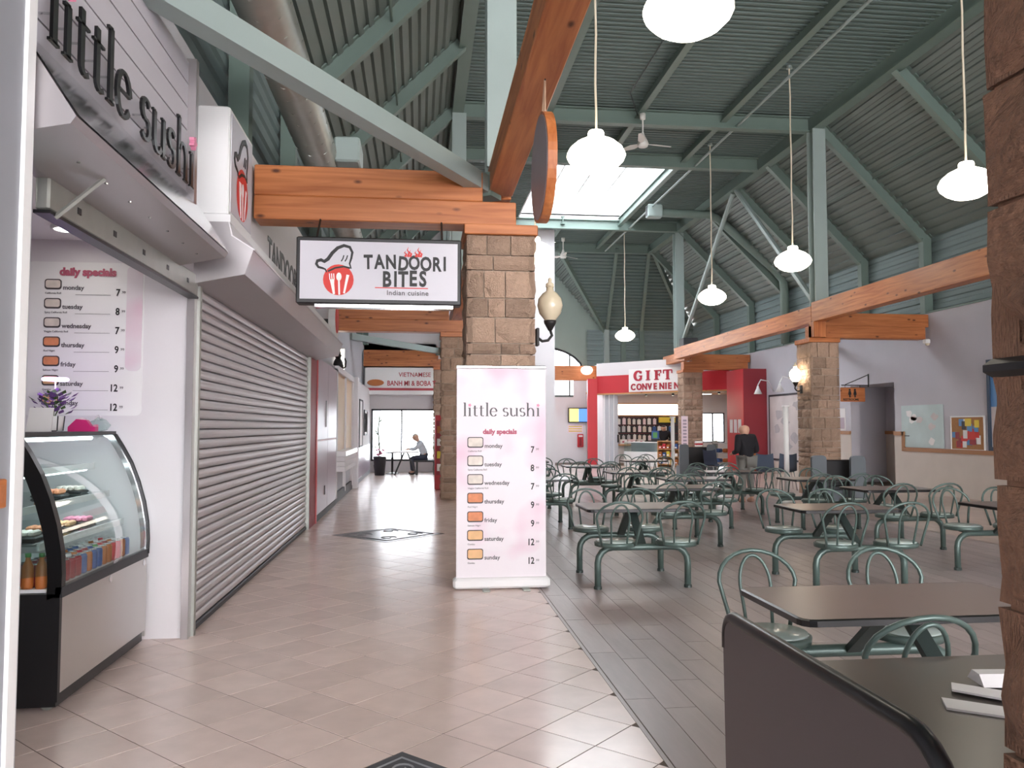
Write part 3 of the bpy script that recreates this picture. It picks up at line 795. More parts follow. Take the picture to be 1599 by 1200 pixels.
# tandoori light box and fascia letters
def chef_logo(parent, origin, xdir, zdir, S, world=True):
    # S is the height of the logo; hat outline, red plate, white cutlery
    pl = lambda b: place_text(b, origin, xdir, zdir)
    disc = MB().prism(arc(.42*S, .30*S, .29*S, .30*S, 0, 345, 23), .001, .003); pl(disc).build('red_plate', 'print_red', parent, world=world)
    b = MB()
    th = lambda t, d: S*(.022+.045*math.sin(math.pi*min(1, max(0, t))))
    hat = [(.20, .44), (.17, .50), (.12, .52), (.04, .54), (.0, .60), (.02, .66), (.09, .68), (.15, .65), (.22, .70), (.30, .82), (.40, .92), (.52, .97), (.63, .94), (.68, .84), (.66, .72), (.63, .62), (.66, .52)]
    ribbon(b, [(x*S, y*S) for x, y in hat], th, .004)
    ribbon(b, [(.22*S, .46*S), (.36*S, .53*S), (.52*S, .56*S), (.64*S, .53*S)], lambda t, d: S*.035, .004)
    for x0 in (.50, .57): ribbon(b, [((x0-.03)*S, .66*S), (x0*S, .71*S), ((x0+.02)*S, .78*S)], lambda t, d: S*.02, .004)
    pl(b).build('hat_outline', 'print_black', parent, world=world)
    b = MB()
    # fork
    for dx in (-.04, 0, .04): ribbon(b, [((.29+dx)*S, .42*S), ((.30+dx)*S, .30*S)], lambda t, d: S*.018, .005)
    ribbon(b, [(.30*S, .31*S), (.31*S, .22*S), (.34*S, .02*S)], lambda t, d: S*(.09-.05*t), .005)
    b.prism(arc(.43*S, .36*S, .05*S, .08*S, 0, 340, 17), .003, .005); ribbon(b, [(.43*S, .30*S), (.44*S, .01*S)], lambda t, d: S*.035, .005)
    ribbon(b, [(.60*S, .40*S), (.57*S, .25*S), (.53*S, .04*S)], lambda t, d: S*(.055-.02*t), .005)
    pl(b).build('cutlery', 'print_white', parent, world=world)
t = thing('light_box', 'white square light box with chef hat logo above the closed shutter', 'sign', (-1.52, 6.5, 3.06))
MB().bbox(-1.65, -1.41, 6.08, 6.90, 3.06, 3.88, .012).build('case', 'white', t)
MB().box(-1.412, -1.405, 6.13, 6.86, 3.10, 3.84).build('face', 'sign_face', t)
chef_logo(t, (-1.404, 6.22, 3.12), (0, 1, 0), (0, 0, 1), .68)
t = thing('fascia_panel', 'pale fascia panel with the black word TANDOORI above the shutter', 'sign', (-1.6, 9.2, 3.0))
MB().box(-1.66, -1.60, 6.92, 12.6, 2.98, 4.1).build('panel', 'white_wall', t)
place_text(text_mb('TANDOORI', .42, .004, bold=.02, sx=.95), (-1.597, 8.65, 3.22), (0, 1, 0), (0, 0, 1)).build('lettering', 'print_black', t)
# closed shutter: slats, hood, bottom rail
t = thing('roller_shutter', 'closed grey ribbed roller shutter along the corridor', 'roller shutter', (-1.65, 9.1, 0))
sp = .0755
prof = [(-.012, 0), (.006, .006), (.016, .02), (.019, .036), (.016, .052), (.006, .066), (-.012, .071), (-.02, .071), (-.02, 0)]
me = MB().prism(prof, -3.0, 3.0, 'xz').mesh('slat', False); me.materials.append(MATS['shutter'])
for k in range(33): inst(me, 'slat', t, (-1.655, 9.15, .05+sp*k))
MB().bbox(-1.68, -1.63, 6.15, 12.15, .0, .05, .01).build('bottom_rail', 'charcoal', t)
MB().box(-1.70, -1.60, 12.15, 12.22, 0, 2.55).build('guide_rail', 'galv', t)
t = thing('shutter_hood', 'long pale grey shutter hood above the closed ribbed shutter', 'shutter hood', (-1.4, 9.3, 2.5))
MB().prism([(-1.66, 2.98), (-1.38, 2.98), (-1.36, 2.88), (-1.20, 2.78), (-1.26, 2.60), (-1.60, 2.53), (-1.66, 2.53)], 5.98, 12.75, 'xz').build('hood_body', 'hood_steel', t)
MB().prism([(-1.375, 2.985), (-1.35, 2.885), (-1.19, 2.785), (-1.195, 2.775), (-1.365, 2.87), (-1.39, 2.98)], 5.97, 12.76, 'xz').build('front_sheet', 'white_wall', t)
MB().prism([(-1.66, 2.98), (-1.38, 2.98), (-1.36, 2.88), (-1.20, 2.78), (-1.26, 2.60), (-1.60, 2.53), (-1.66, 2.53)], 5.962, 5.975, 'xz').build('end_cap', 'hood_steel', t)
MB().box(-1.66, -1.37, 5.98, 12.7, 2.98, 3.04).build('top_ledge', 'white', t)

# hanging TANDOORI BITES light box
t = thing('hanging_sign', 'hanging light box sign with black frame reading TANDOORI BITES Indian cuisine', 'sign', (-.37, 7.45, 2.62))
MB().bbox(-1.115, .375, 7.40, 7.56, 2.615, 3.225, .01).build('frame', 'black', t)
MB().box(-1.08, .34, 7.392, 7.40, 2.655, 3.185).build('face', 'sign_face', t)
for x in (-.95, .2): MB().tube([(x, 7.5, 3.22), (x, 7.8, 3.5)], .01, 5).build('hanger', 'iron', t)
MB().box(-.95, .3, 7.42, 7.54, 2.585, 2.617).build('light_rail', 'chrome', t)
chef_logo(t, (-.935, 7.392, 2.69), (1, 0, 0), (0, 0, 1), .47)
rs = random.Random(5); b = MB(); x = -.51
for ch, w in zip('TANDOORI', (.105, .105, .115, .11, .115, .115, .105, .05)):
    g = text_mb(ch, .178, .004, bold=.034, sx=.72)
    a = rs.uniform(-.08, .08); g.v = [(p[0]*math.cos(a)-p[1]*math.sin(a), p[0]*math.sin(a)+p[1]*math.cos(a), p[2]) for p in g.v]
    merge(b, place_text(g, (x, 7.389, 2.935+rs.uniform(-.008, .008)), (1, 0, 0), (0, 0, 1))); x += w*.93
x = -.345
for ch, w in zip('BITES', (.115, .05, .11, .105, .10)):
    g = text_mb(ch, .195, .004, bold=.034, sx=.74)
    merge(b, place_text(g, (x, 7.389, 2.785+rs.uniform(-.006, .006)), (1, 0, 0), (0, 0, 1))); x += w*.88
b.build('lettering', 'print_black', t)
MB().box(-.41, .07, 7.386, 7.391, 2.762, 2.770).build('underline', 'print_red', t)
place_text(text_mb('Indian cuisine', .064, .003, spacing=1.08, bold=.012), (-.305, 7.389, 2.700), (1, 0, 0), (0, 0, 1)).build('small_lettering', 'print_grey', t)
for fx in (-.115, -.02):
    b = MB()
    for dx, h in ((-.025, .055), (0, .09), (.02, .065)):
        ribbon(b, [(fx+dx, 0), (fx+dx+.012, h*.45), (fx+dx-.006, h*.7), (fx+dx+.006, h)], lambda q, d: .022*(1-q*.9), .004)
    place_text(b, (0, 7.389, 3.055), (1, 0, 0), (0, 0, 1)).build('flame', 'print_red', t)

# ---------------------------------------------------------------- menus
DAYS = (('monday', 'California Roll', '7', 'rice'), ('tuesday', 'Spicy California Roll', '8', 'rice'), ('wednesday', 'Veggie California Roll', '7', 'rice'), ('thursday', 'Red Nigiri', '9', 'salmon'),
        ('friday', 'Salmon Nigiri', '9', 'salmon'), ('saturday', 'Combo', '12', 'noodle'), ('sunday', 'Combo', '12', 'noodle'))
def menu_items(parent, x, y, z, tw, th, step, xp, s, lines=None):
    small = MB()
    for k, (d, ds, p, m) in enumerate(DAYS):
        zz = z - step*k
        MB().prism(rrect(x, x+tw, zz-th, zz, .02), y-.002, y, 'xz').build('photo_border', 'thumb_edge', parent)
        MB().prism(rrect(x+.008, x+tw-.008, zz-th+.012, zz-.008, .015), y-.004, y-.001, 'xz').build('food_photo', m, parent)
        place_text(text_mb(d, .062*s, .002, bold=.02), (x+tw+.012*s, y-.002, zz-th), (1, 0, 0), (0, 0, 1)).build('day_name', 'print_grey', parent)
        merge(small, place_text(text_mb(ds, .026*s, .002), (x+.005, y-.002, zz-th-.045*s), (1, 0, 0), (0, 0, 1)))
        place_text(text_mb(p, .10*s, .002, bold=.02, sx=.8, align='RIGHT'), (xp, y-.002, zz-th-.055*s), (1, 0, 0), (0, 0, 1)).build('price', 'print_black', parent)
        merge(small, place_text(text_mb('.99', .035*s, .002), (xp+.01*s, y-.002, zz-th-.03*s), (1, 0, 0), (0, 0, 1)))
        if lines: MB().box(lines[0], lines[1], y-.002, y, zz-th-.05*s, zz-th-.047*s).build('rule', 'print_grey', parent)
    tag(small.build('small_lettering', 'print_grey', parent), kind='stuff')
def soft_panel(name, m, parent, x0, x1, z0, z1, y, th=.002): return MB().prism(rrect(x0, x1, z0, z1, .04), y-th, y, 'xz').build(name, m, parent)
# pale blush print: colour belongs to the poster
def blush(name, c1, c2, scale, thr):
    m = mat(name, c1, .45); nt = m.node_tree; N = nt.nodes; L = nt.links
    tc = N.new('ShaderNodeTexCoord'); n = N.new('ShaderNodeTexNoise'); n.inputs['Scale'].default_value = scale; n.inputs['Detail'].default_value = 2
    r = N.new('ShaderNodeValToRGB'); r.color_ramp.elements[0].position = thr; r.color_ramp.elements[1].position = thr+.22
    r.color_ramp.elements[0].color = lin(c1); r.color_ramp.elements[1].color = lin(c2)
    L.new(tc.outputs['Object'], n.inputs[0]); L.new(n.outputs['Fac'], r.inputs[0]); L.new(r.outputs[0], N['Principled BSDF'].inputs['Base Color'])
blush('banner_print', '#e6dfe4', '#e2b4ca', 1.7, .5)
t = thing('menu_poster', 'daily specials menu poster on the white stall wall behind the display case', 'menu', (-2.35, 6.05, 1.6))
soft_panel('sheet', 'white', t, -2.78, -1.98, 1.58, 2.68, 6.06)
soft_panel('pink_strip', 'banner_print', t, -2.10, -1.99, 1.90, 2.66, 6.057)
b = text_mb('daily specials', .075, .003, bold=.05); place_text(b, (-2.56, 6.052, 2.585), (1, 0, 0), (0, 0, 1)).build('title_lettering', 'rose', t)
menu_items(t, -2.66, 6.056, 2.555, .115, .075, .1375, -2.145, .72, (-2.45, -2.21))

# roll-up banner in front of the first column
t = thing('roll_up_banner', 'tall white and pink roll-up banner with little sushi daily specials, beside tables', 'banner', (.765, 7.55, 0))
bx0, bx1, byy, bz0, bz1 = .345, 1.185, 7.56, .10, 2.06
MB().box(bx0, bx1, byy, byy+.004, bz0, bz1).build('printed_sheet', 'banner_print', t)
MB().bbox(bx0-.005, bx1+.005, byy-.012, byy+.016, bz1-.012, bz1+.018, .006).build('top_rail', 'chrome', t)
MB().bbox(bx0-.03, bx1+.03, byy-.07, byy+.09, .012, .105, .02).build('base_cassette', 'white', t)
for x in (.60, .97): MB().bbox(x-.02, x+.05, byy-.16, byy+.1, 0, .014, .004).build('foot', 'galv', t)
MB().tube([(.765, byy+.03, .1), (.765, byy+.03, 2.05)], .012, 6).build('support_pole', 'galv', t)
y = bx0+.055; size = .168
g = MB(); tot = sum(SERIF_ADV[c] for c in 'little sushi'); size = .735/tot
for ch in 'little sushi':
    if ch != ' ': merge(g, place_text(serif_glyph(ch, size, .002, 1.2), (y, byy-.001, 1.60), (1, 0, 0), (0, 0, 1)))
    if ch == 'i': place_text(flower(.018, .003), (y+.13*size, byy-.001, 1.60+.62*size), (1, 0, 0), (0, 0, 1)).build('flower_dot', 'pink', t)
    y += SERIF_ADV[ch]*size
g.build('name_lettering', 'print_grey', t)
place_text(text_mb('daily specials', .062, .003, bold=.05), (bx0+.245, byy-.001, 1.435), (1, 0, 0), (0, 0, 1)).build('title_lettering', 'rose', t)
menu_items(t, bx0+.10, byy-.001, 1.405, .15, .10, .1725, bx0+.73, .85)

# ---------------------------------------------------------------- curved glass display case with its contents
t = thing('display_case', 'stainless curved glass refrigerated display case at the sushi stall', 'display case', (-2.2, 5.2, 0))
fy0, fy1 = 4.55, 5.92
MB().box(-1.885, -1.875, fy0+.03, fy1-.02, .10, .62).build('front_panel', 'stainless', t)
MB().box(-2.75, -1.885, fy0+.03, fy1-.02, .09, .62).build('body', 'charcoal', t)
MB().box(-2.75, -1.875, fy0, fy0+.03, .06, .62).build('end_panel', 'black', t)
MB().box(-2.75, -1.875, fy1-.02, fy1, .06, .55).build('end_panel', 'stainless', t)
MB().box(-2.75, -1.89, fy0+.02, fy1-.02, .03, .09).build('plinth', 'black', t)
MB().box(-1.90, -1.865, fy0, fy1, .60, .655).build('sill', 'charcoal', t)
curve = [(-1.87, .62), (-1.868, .72), (-1.875, .84), (-1.90, .98), (-1.94, 1.12), (-1.99, 1.25), (-2.05, 1.36), (-2.10, 1.44), (-2.14, 1.46)]
def ribbon_frame(name, yA, yB, w, m):
    inner = [(x-.045*w, z-.02*w) for x, z in curve]
    b = MB(); n = len(curve)
    b.prism(curve + inner[::-1], yA, yB, 'xz'); b.build(name, m, t)
ribbon_frame('end_frame', fy0, fy0+.05, 1.6, 'black_gloss'); ribbon_frame('end_frame', fy1-.05, fy1-.01, .8, 'mirror_steel')
b = MB(); n = len(curve)
b.add([(x, fy1, z) for x, z in curve] + [(x-.008, fy1, z-.004) for x, z in curve] + [(x, fy1-.012, z) for x, z in curve] , [(i, i+1, n+i+1, n+i) for i in range(n-1)] + [(i, 2*n+i, 2*n+i+1, i+1) for i in range(n-1)])
b.tube([(x+.004, fy1-.008, z+.004) for x, z in curve], .009, 5); b.build('edge_seal', 'black', t)
b = MB(); b.add([(x-.004, y, z) for y in (fy0+.05, fy1-.05) for x, z in curve], [(i, i+1, n+i+1, n+i) for i in range(n-1)]); b.build('curved_glass', 'glass', t, True)
b = MB().prism([(-2.7, .64)] + [(x-.03, z) for x, z in curve[1:-1]] + [(-2.7, 1.44)], fy0+.012, fy0+.018, 'xz'); b.build('end_glass', 'glass', t)
MB().box(-2.75, -2.10, fy0, fy1, 1.445, 1.47).build('top', 'black', t)
MB().box(-2.75, -2.70, fy0, fy1, .62, 1.445).build('back_panel', 'grey_wall', t)
MB().box(-2.695, -1.90, fy0+.03, fy1-.03, .622, .64).build('deck_tray', 'white_gloss', t)
for z, xf in ((.86, -2.02), (1.05, -2.12), (1.24, -2.22)):
    sh = MB().box(-2.68, xf, fy0+.06, fy1-.06, z, z+.008).build('shelf', 'glass', t)
    MB().box(xf-.004, xf+.008, fy0+.06, fy1-.06, z-.025, z+.015).build('price_rail', 'white_gloss', sh)
    for y in (4.95, 5.5): MB().box(-2.69, xf-.05, y, y+.02, z-.03, z).build('bracket', 'charcoal', sh)
for z, x in ((1.425, -2.22), (1.215, -2.25), (1.03, -2.16)):
    MB().tube([(x, fy0+.12, z), (x, fy1-.12, z)], .013, 6).build('light_tube', 'case_light', t)
for y in (4.62, 5.82): MB().lathe([(.0, .0), (.035, .0), (.035, .025), (0, .025)], 10, (-1.95, y-.012, .035), 'y').build('caster', 'galv', t)
for y in (4.7, 5.3): MB().lathe([(.02, .0), (.02, .004)], 10, (-1.874, y+.55, .57), 'x').build('lock', 'chrome', t)
# cans and bottles standing on the case deck
cols = ('deep_red', 'red', 'green_pack', 'blue_pack', 'orange_wood', 'white_gloss')
can = {}
for c in cols:
    me = MB().lathe([(.024, 0), (.031, .008), (.031, .10), (.026, .112), (.024, .115)], 10).mesh('can', True); me.materials.append(MATS[c])
    li = MB().lathe([(.025, .114), (.025, .117), (.02, .117)], 10).mesh('can_lid', True); li.materials.append(MATS['chrome']); can[c] = (me, li)
rs = random.Random(11)
cname = {'deep_red': 'dark red', 'red': 'bright red', 'green_pack': 'green', 'blue_pack': 'blue', 'orange_wood': 'orange', 'white_gloss': 'white'}
for r in range(3):
    for k in range(15):
        y = 4.68 + .078*k; c = ('deep_red' if k < 5 else rs.choice(cols))
        me, li = can[c]
        o = bpy.data.objects.new('drink_can', me); col.objects.link(o); o.location = (-1.975-.085*r, y, .6405)
        tag(o, '%s drink can standing in the rows at the bottom of the display case' % cname[c], 'can', '%s cans in the display case' % cname[c])
        q = bpy.data.objects.new('can_lid', li); col.objects.link(q); q.parent = o
for k in range(3):
    y = 4.62 + .0*k
    x = -2.0-.07*k
    o = thing('juice_bottle', ('orange juice bottle at the near end of the display case', 'second orange juice bottle behind the first in the display case', 'rearmost orange juice bottle at the near end of the case')[k], 'bottle', (x, y, .6405), group='juice bottles in the display case')
    MB().lathe([(.028, 0), (.03, .01), (.03, .11), (.013, .15), (.013, .17)], 10).build('bottle_body', 'orange_wood', o, True, world=False)
    MB().lathe([(.015, .165), (.015, .185), (.0, .185)], 10).build('cap', 'green_pack', o, True, world=False)
for k, (y, z, x, m) in enumerate(((4.85, .869, -2.2, 'rice'), (5.08, .869, -2.2, 'salmon'), (5.32, .869, -2.2, 'noodle'), (5.58, .869, -2.2, 'pink'), (5.4, 1.059, -2.3, 'salmon'), (5.7, 1.059, -2.3, 'rice'))):
    o = thing('food_tray', ('clear tray of rice rolls on the lowest shelf', 'tray of orange salmon pieces on the lowest shelf', 'tray of noodles on the lowest shelf', 'pink packed tray at the far end of lowest shelf', 'salmon tray on the middle shelf', 'rice tray at the far end of middle shelf')[k], 'food tray', (x, y, z), group='food trays in the display case')
    MB().bbox(-.09, .09, -.075, .075, 0, .02, .008).build('tray', 'black', o, world=False)
    for q in range(4): MB().bbox(-.075+.038*q, -.042+.038*q, -.055, .055, .02, .05, .008).build('food_piece', m, o, world=False)
# things on top of the case
t = thing('potted_plant', 'small potted plant with purple leaves on top of the display case', 'plant', (-2.36, 5.55, 1.47))
MB().lathe([(.045, 0), (.06, .01), (.068, .10), (.062, .10), (.055, .02)], 14).build('ribbed_pot', 'white', t, True, world=False)
for k in range(8):
    a = k*math.pi/4; MB().tube([(.062*math.cos(a), .062*math.sin(a), .005), (.07*math.cos(a), .07*math.sin(a), .10)], .004, 4).build('pot_rib', 'charcoal', t, world=False)
rs = random.Random(3)
for k in range(80):
    a = rs.uniform(0, 6.28); r = rs.uniform(.0, .11); h = rs.uniform(.13, .27) - r*.3; s = rs.uniform(.035, .055)
    p = Vector((r*math.cos(a), r*math.sin(a), h)); d = Vector((math.cos(a), math.sin(a), .6)).normalized(); sd = Vector((-math.sin(a), math.cos(a), 0))
    MB().add([p, p+d*s*.5+sd*s*.4, p+d*s+Vector((0, 0, .004)), p+d*s*.5-sd*s*.4, p+d*s*.5+Vector((0, 0, -.006))], [(0, 1, 4), (1, 2, 4), (2, 3, 4), (3, 0, 4)]).build('leaf', 'leaf_purple' if k % 3 else 'leaf', t, world=False)
for k in range(6):
    a = k*1.05; MB().tube([(0, 0, .08), (.06*math.cos(a), .06*math.sin(a), .2)], .003, 4).build('stem', 'leaf', t, world=False)
t = thing('grow_lamp', 'glowing purple plant lamp on a thin stem above the potted plant', 'lamp', (-2.40, 5.66, 1.47))
MB().lathe([(.03, 0), (.03, .008)], 12).build('base', 'white', t, world=False)
MB().tube([(0, 0, 0), (0, 0, .34)], .005, 6).build('stem', 'white', t, world=False)
MB().tube([(.07*math.cos(k*.5236), .07*math.sin(k*.5236), .345) for k in range(12)], .012, 6, closed=True).build('glowing_ring', 'purple_glow', t, True, world=False)
t = thing('card_stand', 'pale card stand leaning beside the potted plant', 'card', (-2.345, 5.32, 1.47))
MB().add([(-.075, -.01, 0), (.075, -.01, 0), (.07, .03, .15), (-.07, .03, .15), (-.075, .0, 0), (.075, .0, 0), (.07, .04, .15), (-.07, .04, .15)], [(0, 1, 2, 3), (7, 6, 5, 4), (0, 4, 5, 1), (1, 5, 6, 2), (2, 6, 7, 3), (3, 7, 4, 0)]).build('card', 'paper', t, world=False)
MB().box(-.08, .08, .0, .06, 0, .008).build('foot', 'charcoal', t, world=False)
t = thing('tape_dispenser', 'pink tape dispenser on top of the display case', 'tape dispenser', (-2.18, 5.55, 1.47))
MB().prism([(-.08, 0), (.09, 0), (.09, .03), (.06, .035), (.03, .075), (-.03, .08), (-.08, .03)], -.025, .025, 'xz').build('body', 'hot_pink', t, world=False)
MB().lathe([(.015, -.02), (.036, -.02), (.036, .02), (.015, .02)], 14, (-.005, 0, .055), 'y').build('tape_roll', 'pinkish', t, True, world=False)
MB().box(.075, .092, -.02, .02, .03, .045).build('cutter', 'pink', t, world=False)
o = thing('plastic_bag', 'crumpled clear plastic bag beside the pink tape dispenser', 'bag', (-2.17, 5.78, 1.47))
rs = random.Random(8); b = MB(); b.lathe([(.03, 0), (.07, .01), (.075, .04), (.05, .075), (.02, .09)], 9); b.v = [(x*rs.uniform(.7, 1.2), y*rs.uniform(.7, 1.2), z*rs.uniform(.8, 1.1) if z > .005 else z) for x, y, z in b.v]; b.build('film', 'glass', o, world=False)
MB().tube([(-.02, 0, .085), (.0, .01, .11), (.02, 0, .09)], .006, 5).build('knot', 'paper', o, world=False)

# ---------------------------------------------------------------- corridor beyond the shutter
t = thing('red_pilaster', 'dark red pilaster at the end of the closed shutter', 'pilaster', (-1.62, 12.6, 0))
MB().box(-1.65, -1.60, 12.24, 13.0, .0, 2.62).build('face', 'deep_red', t)
MB().box(-1.65, -1.59, 12.9, 13.02, 0, 2.62).build('edge_strip', 'red', t)
t = thing('wall_panel', 'glossy lilac wall panelling right of the dark red pilaster', 'panel', (-1.62, 14.5, 0))
for z0, z1 in ((.10, 1.27), (1.29, 2.60)):
    for y0, y1 in ((13.03, 14.55), (14.57, 16.05)): MB().bbox(-1.65, -1.605, y0, y1, z0, z1, .005).build('panel', 'lilac_panel', t)
MB().box(-1.65, -1.595, 13.03, 16.05, 1.268, 1.292).build('joint_strip', 'pinkish', t)
MB().box(-1.65, -1.60, 13.03, 16.05, 0, .10).build('kick_board', 'charcoal', t)
MB().box(-1.605, -1.59, 14.2, 14.26, 1.5, 1.95).build('sign_holder', 'grey_wall', t)
MB().box(-1.605, -1.595, 14.1, 14.18, .35, .5).build('socket', 'charcoal', t)
t = thing('serving_hatch', 'cream serving hatch with white counter in the corridor wall', 'counter', (-1.6, 18.0, 0))
MB().box(-1.66, -1.635, 16.2, 19.9, 1.0, 2.60).build('back', 'cream', t)
for q in ((16.1, 16.25), (18.0, 18.1), (19.85, 20.0)): MB().box(-1.66, -1.60, q[0], q[1], .1, 2.65).build('mullion', 'white_wall', t)
MB().box(-1.66, -1.58, 16.1, 20.0, 2.58, 2.70).build('head', 'white_wall', t)
MB().bbox(-1.66, -1.42, 16.1, 19.0, .92, 1.02, .01).build('counter_top', 'white_gloss', t)
for k in range(3): MB().bbox(-1.66, -1.44, 16.15, 18.95, .92-.1*(k+1), .915-.1*k, .01).build('counter_board', 'white_wall', t)
MB().box(-1.66, -1.61, 16.1, 20.0, 0, .2).build('kick_board', 'charcoal', t)
o = MB().bbox(-1.66, -1.50, 20.1, 20.5, 0, 2.72, .01).build('white_pilaster', 'white_wall'); tag(o, 'slim white pilaster between serving hatch and framed posters', 'pilaster')
t = thing('corridor_cladding', 'white wall cladding with grey dado towards the corridor window', 'panel', (-1.6, 23.6, 0))
MB().box(-1.66, -1.62, 20.5, 26.9, .95, 2.72).build('upper_sheet', 'white_wall', t)
MB().box(-1.66, -1.61, 20.5, 26.9, .12, .95).build('dado', 'lilac_panel', t)
MB().box(-1.66, -1.60, 20.5, 26.9, 0, .12).build('skirting', 'grey_wall', t)
for k, (y0, y1, z0, z1, lab) in enumerate(((20.75, 21.5, 1.1, 2.0, 'dark edged poster frame nearest the white pilaster'), (22.0, 23.2, .95, 2.25, 'tall dark framed poster on the corridor wall'), (23.9, 25.2, 1.25, 2.0, 'dark line drawing poster near the corridor window'))):
    p = thing('wall_poster', lab, 'poster', (-1.61, (y0+y1)/2, z0), group='posters on the corridor wall')
    for q in ((y0, y0+.05, z0, z1), (y1-.05, y1, z0, z1), (y0, y1, z0, z0+.04), (y0, y1, z1-.04, z1)): MB().box(-1.62, -1.585, *q).build('frame_bar', 'charcoal', p)
    MB().box(-1.62, -1.60, y0+.05, y1-.05, z0+.04, z1-.04).build('print', 'paper', p)
    if k == 2:
        for q in range(4): MB().tube([(-1.598, y0+.25+.2*q, z0+.1), (-1.598, y0+.32+.2*q, z0+.45), (-1.598, y0+.2+.22*q, z0+.65)], .02, 4).build('drawn_stroke', 'print_black', p)
t = thing('blade_sign', 'round red and white projecting sign at the end of the hood', 'sign', (-1.4, 12.95, 2.85))
b = MB().lathe([(.0, -.05), (.30, -.05), (.30, .05), (0, .05)], 24, (-1.36, 12.95, 3.15), 'x'); b.build('disc', 'white', t)
MB().lathe([(.0, 0), (.22, 0), (.22, .012), (0, .012)], 20, (-1.31, 12.95, 3.2), 'x').build('red_patch', 'print_red', t)
MB().box(-1.65, -1.41, 12.9, 13.0, 3.1, 3.2).build('arm', 'black', t)
t = thing('cat_figure', 'black cat figurine on the ledge above the corridor wall', 'figurine', (-1.74, 17.6, 2.71))
MB().lathe([(.0, 0), (.10, 0), (.12, .08), (.09, .2), (.05, .27), (.0, .28)], 12).build('body', 'black', t, True, world=False)
MB().lathe([(.0, 0), (.06, .03), (.075, .08), (.05, .13), (0, .15)], 12, (0, -.02, .24)).build('head', 'black', t, True, world=False)
for s in (-1, 1): MB().add([(s*.06, -.03, .34), (s*.02, -.03, .37), (s*.05, -.03, .44), (s*.04, .0, .36)], [(0, 1, 2), (1, 3, 2), (3, 0, 2), (0, 3, 1)]).build('ear', 'black', t, world=False)
MB().tube([(.08, .06, .04), (.15, .06, .08), (.16, .05, .2), (.13, .04, .27)], .018, 6).build('tail', 'black', t, world=False)
t = thing('ledge_light_box', 'bright white light box behind the cat figurine', 'sign', (-1.8, 18.3, 2.75))
MB().bbox(-1.84, -1.66, 18.2, 18.3, 2.71, 3.25, .01).build('case', 'white', t)
MB().box(-1.83, -1.67, 18.19, 18.20, 2.76, 3.22).build('lit_face', 'shop_light', t)

# Vietnamese stall sign and things by the corridor window
t = thing('stall_sign', 'white stall sign with red words VIETNAMESE BANH MI above the corridor window', 'sign', (-.4, 26.4, 2.55))
MB().box(-1.75, .44, 26.45, 26.55, 2.75, 3.42).build('panel', 'white', t)
MB().box(-1.75, .44, 26.43, 26.56, 2.68, 2.76).build('red_stripe', 'sign_red', t)
MB().box(-1.75, .44, 26.43, 27.3, 2.55, 2.68).build('soffit', 'white', t)
place_text(text_mb('VIETNAMESE', .20, .006, bold=.008, sx=.92), (-.68, 26.448, 3.13), (1, 0, 0), (0, 0, 1)).build('upper_lettering', 'sign_red', t)
place_text(text_mb('BANH MI & BOBA T', .225, .006, bold=.02, sx=.80), (-1.05, 26.448, 2.84), (1, 0, 0), (0, 0, 1)).build('lower_lettering', 'sign_red', t)
b = MB().lathe([(.0, 0), (.26, 0), (.28, .08), (.24, .12), (0, .12)], 16, (-1.42, 26.40, 2.93), 'y'); b.v = [(x, y, 2.93+(z-2.93)*.4) for x, y, z in b.v]; b.build('bowl_picture', 'orange_wood', t)
t = thing('round_duct', 'galvanised spiral duct running above the stalls', 'duct', (-1.2, 12, 4.4))
MB().tube([(-1.2, y, 4.72) for y in (-6, 0, 8, 16, 25.3)], .215, 20).build('pipe', 'galv', t, True)
hx = [(-1.2+.217*math.cos(a*.785), -2+a*.0375, 4.72+.217*math.sin(a*.785)) for a in range(0, 560)]
MB().tube(hx, .006, 3).build('spiral_seam', 'galv', t)
MB().lathe([(.0, 0), (.225, 0), (.225, .12), (0, .12)], 20, (-1.2, 25.25, 4.72), 'y').build('end_collar', 'galv', t)
MB().bbox(-1.02, -.72, 9.5, 10.1, 4.62, 4.92, .02).build('damper_box', 'steel_pale', t)

t = thing('trash_bin', 'black tapered waste bin below the corridor window', 'bin', (-1.22, 25.5, 0))
MB().lathe([(.0, 0), (.15, 0), (.20, .56), (.215, .58), (.19, .58), (.14, .03)], 18).build('body', 'charcoal', t, True, world=False)
rs = random.Random(4)
for k in range(16):
    a = rs.uniform(0, 6.28); r = rs.uniform(.02, .17)
    MB().lathe([(0, 0), (.035, .02), (.02, .05), (0, .06)], 6, (r*math.cos(a), r*math.sin(a), .58+rs.uniform(0, .2))).build('blossom', 'pink', t, world=False)
t = thing('tall_plant', 'tall thin plant beside the left edge of the corridor window', 'plant', (-1.32, 26.75, 0))
MB().lathe([(0, 0), (.12, 0), (.16, .26), (.13, .26), (.1, .05)], 12).build('pot', 'charcoal', t, True, world=False)
MB().tube([(0, 0, .2), (.03, 0, .8), (-.02, 0, 1.4), (.03, 0, 1.85)], .018, 6).build('stem', 'leaf', t, world=False)
for k in range(14):
    a = k*2.4; z = .7+.085*k; d = Vector((math.cos(a), math.sin(a)*.5, .35)).normalized(); sd = d.cross(Vector((0, 0, 1))).normalized(); p = Vector((0, 0, z))
    MB().add([p, p+d*.12+sd*.035, p+d*.26, p+d*.12-sd*.035, p+d*.12+Vector((0, 0, .02))], [(0, 1, 4), (1, 2, 4), (2, 3, 4), (3, 0, 4)]).build('leaf', 'leaf', t, world=False)
t = thing('bistro_table', 'small dark pedestal table under the corridor window', 'table', (-.86, 26.3, 0))
MB().lathe([(0, .66), (.24, .66), (.24, .69), (0, .69)], 20).build('top', 'charcoal', t, world=False)
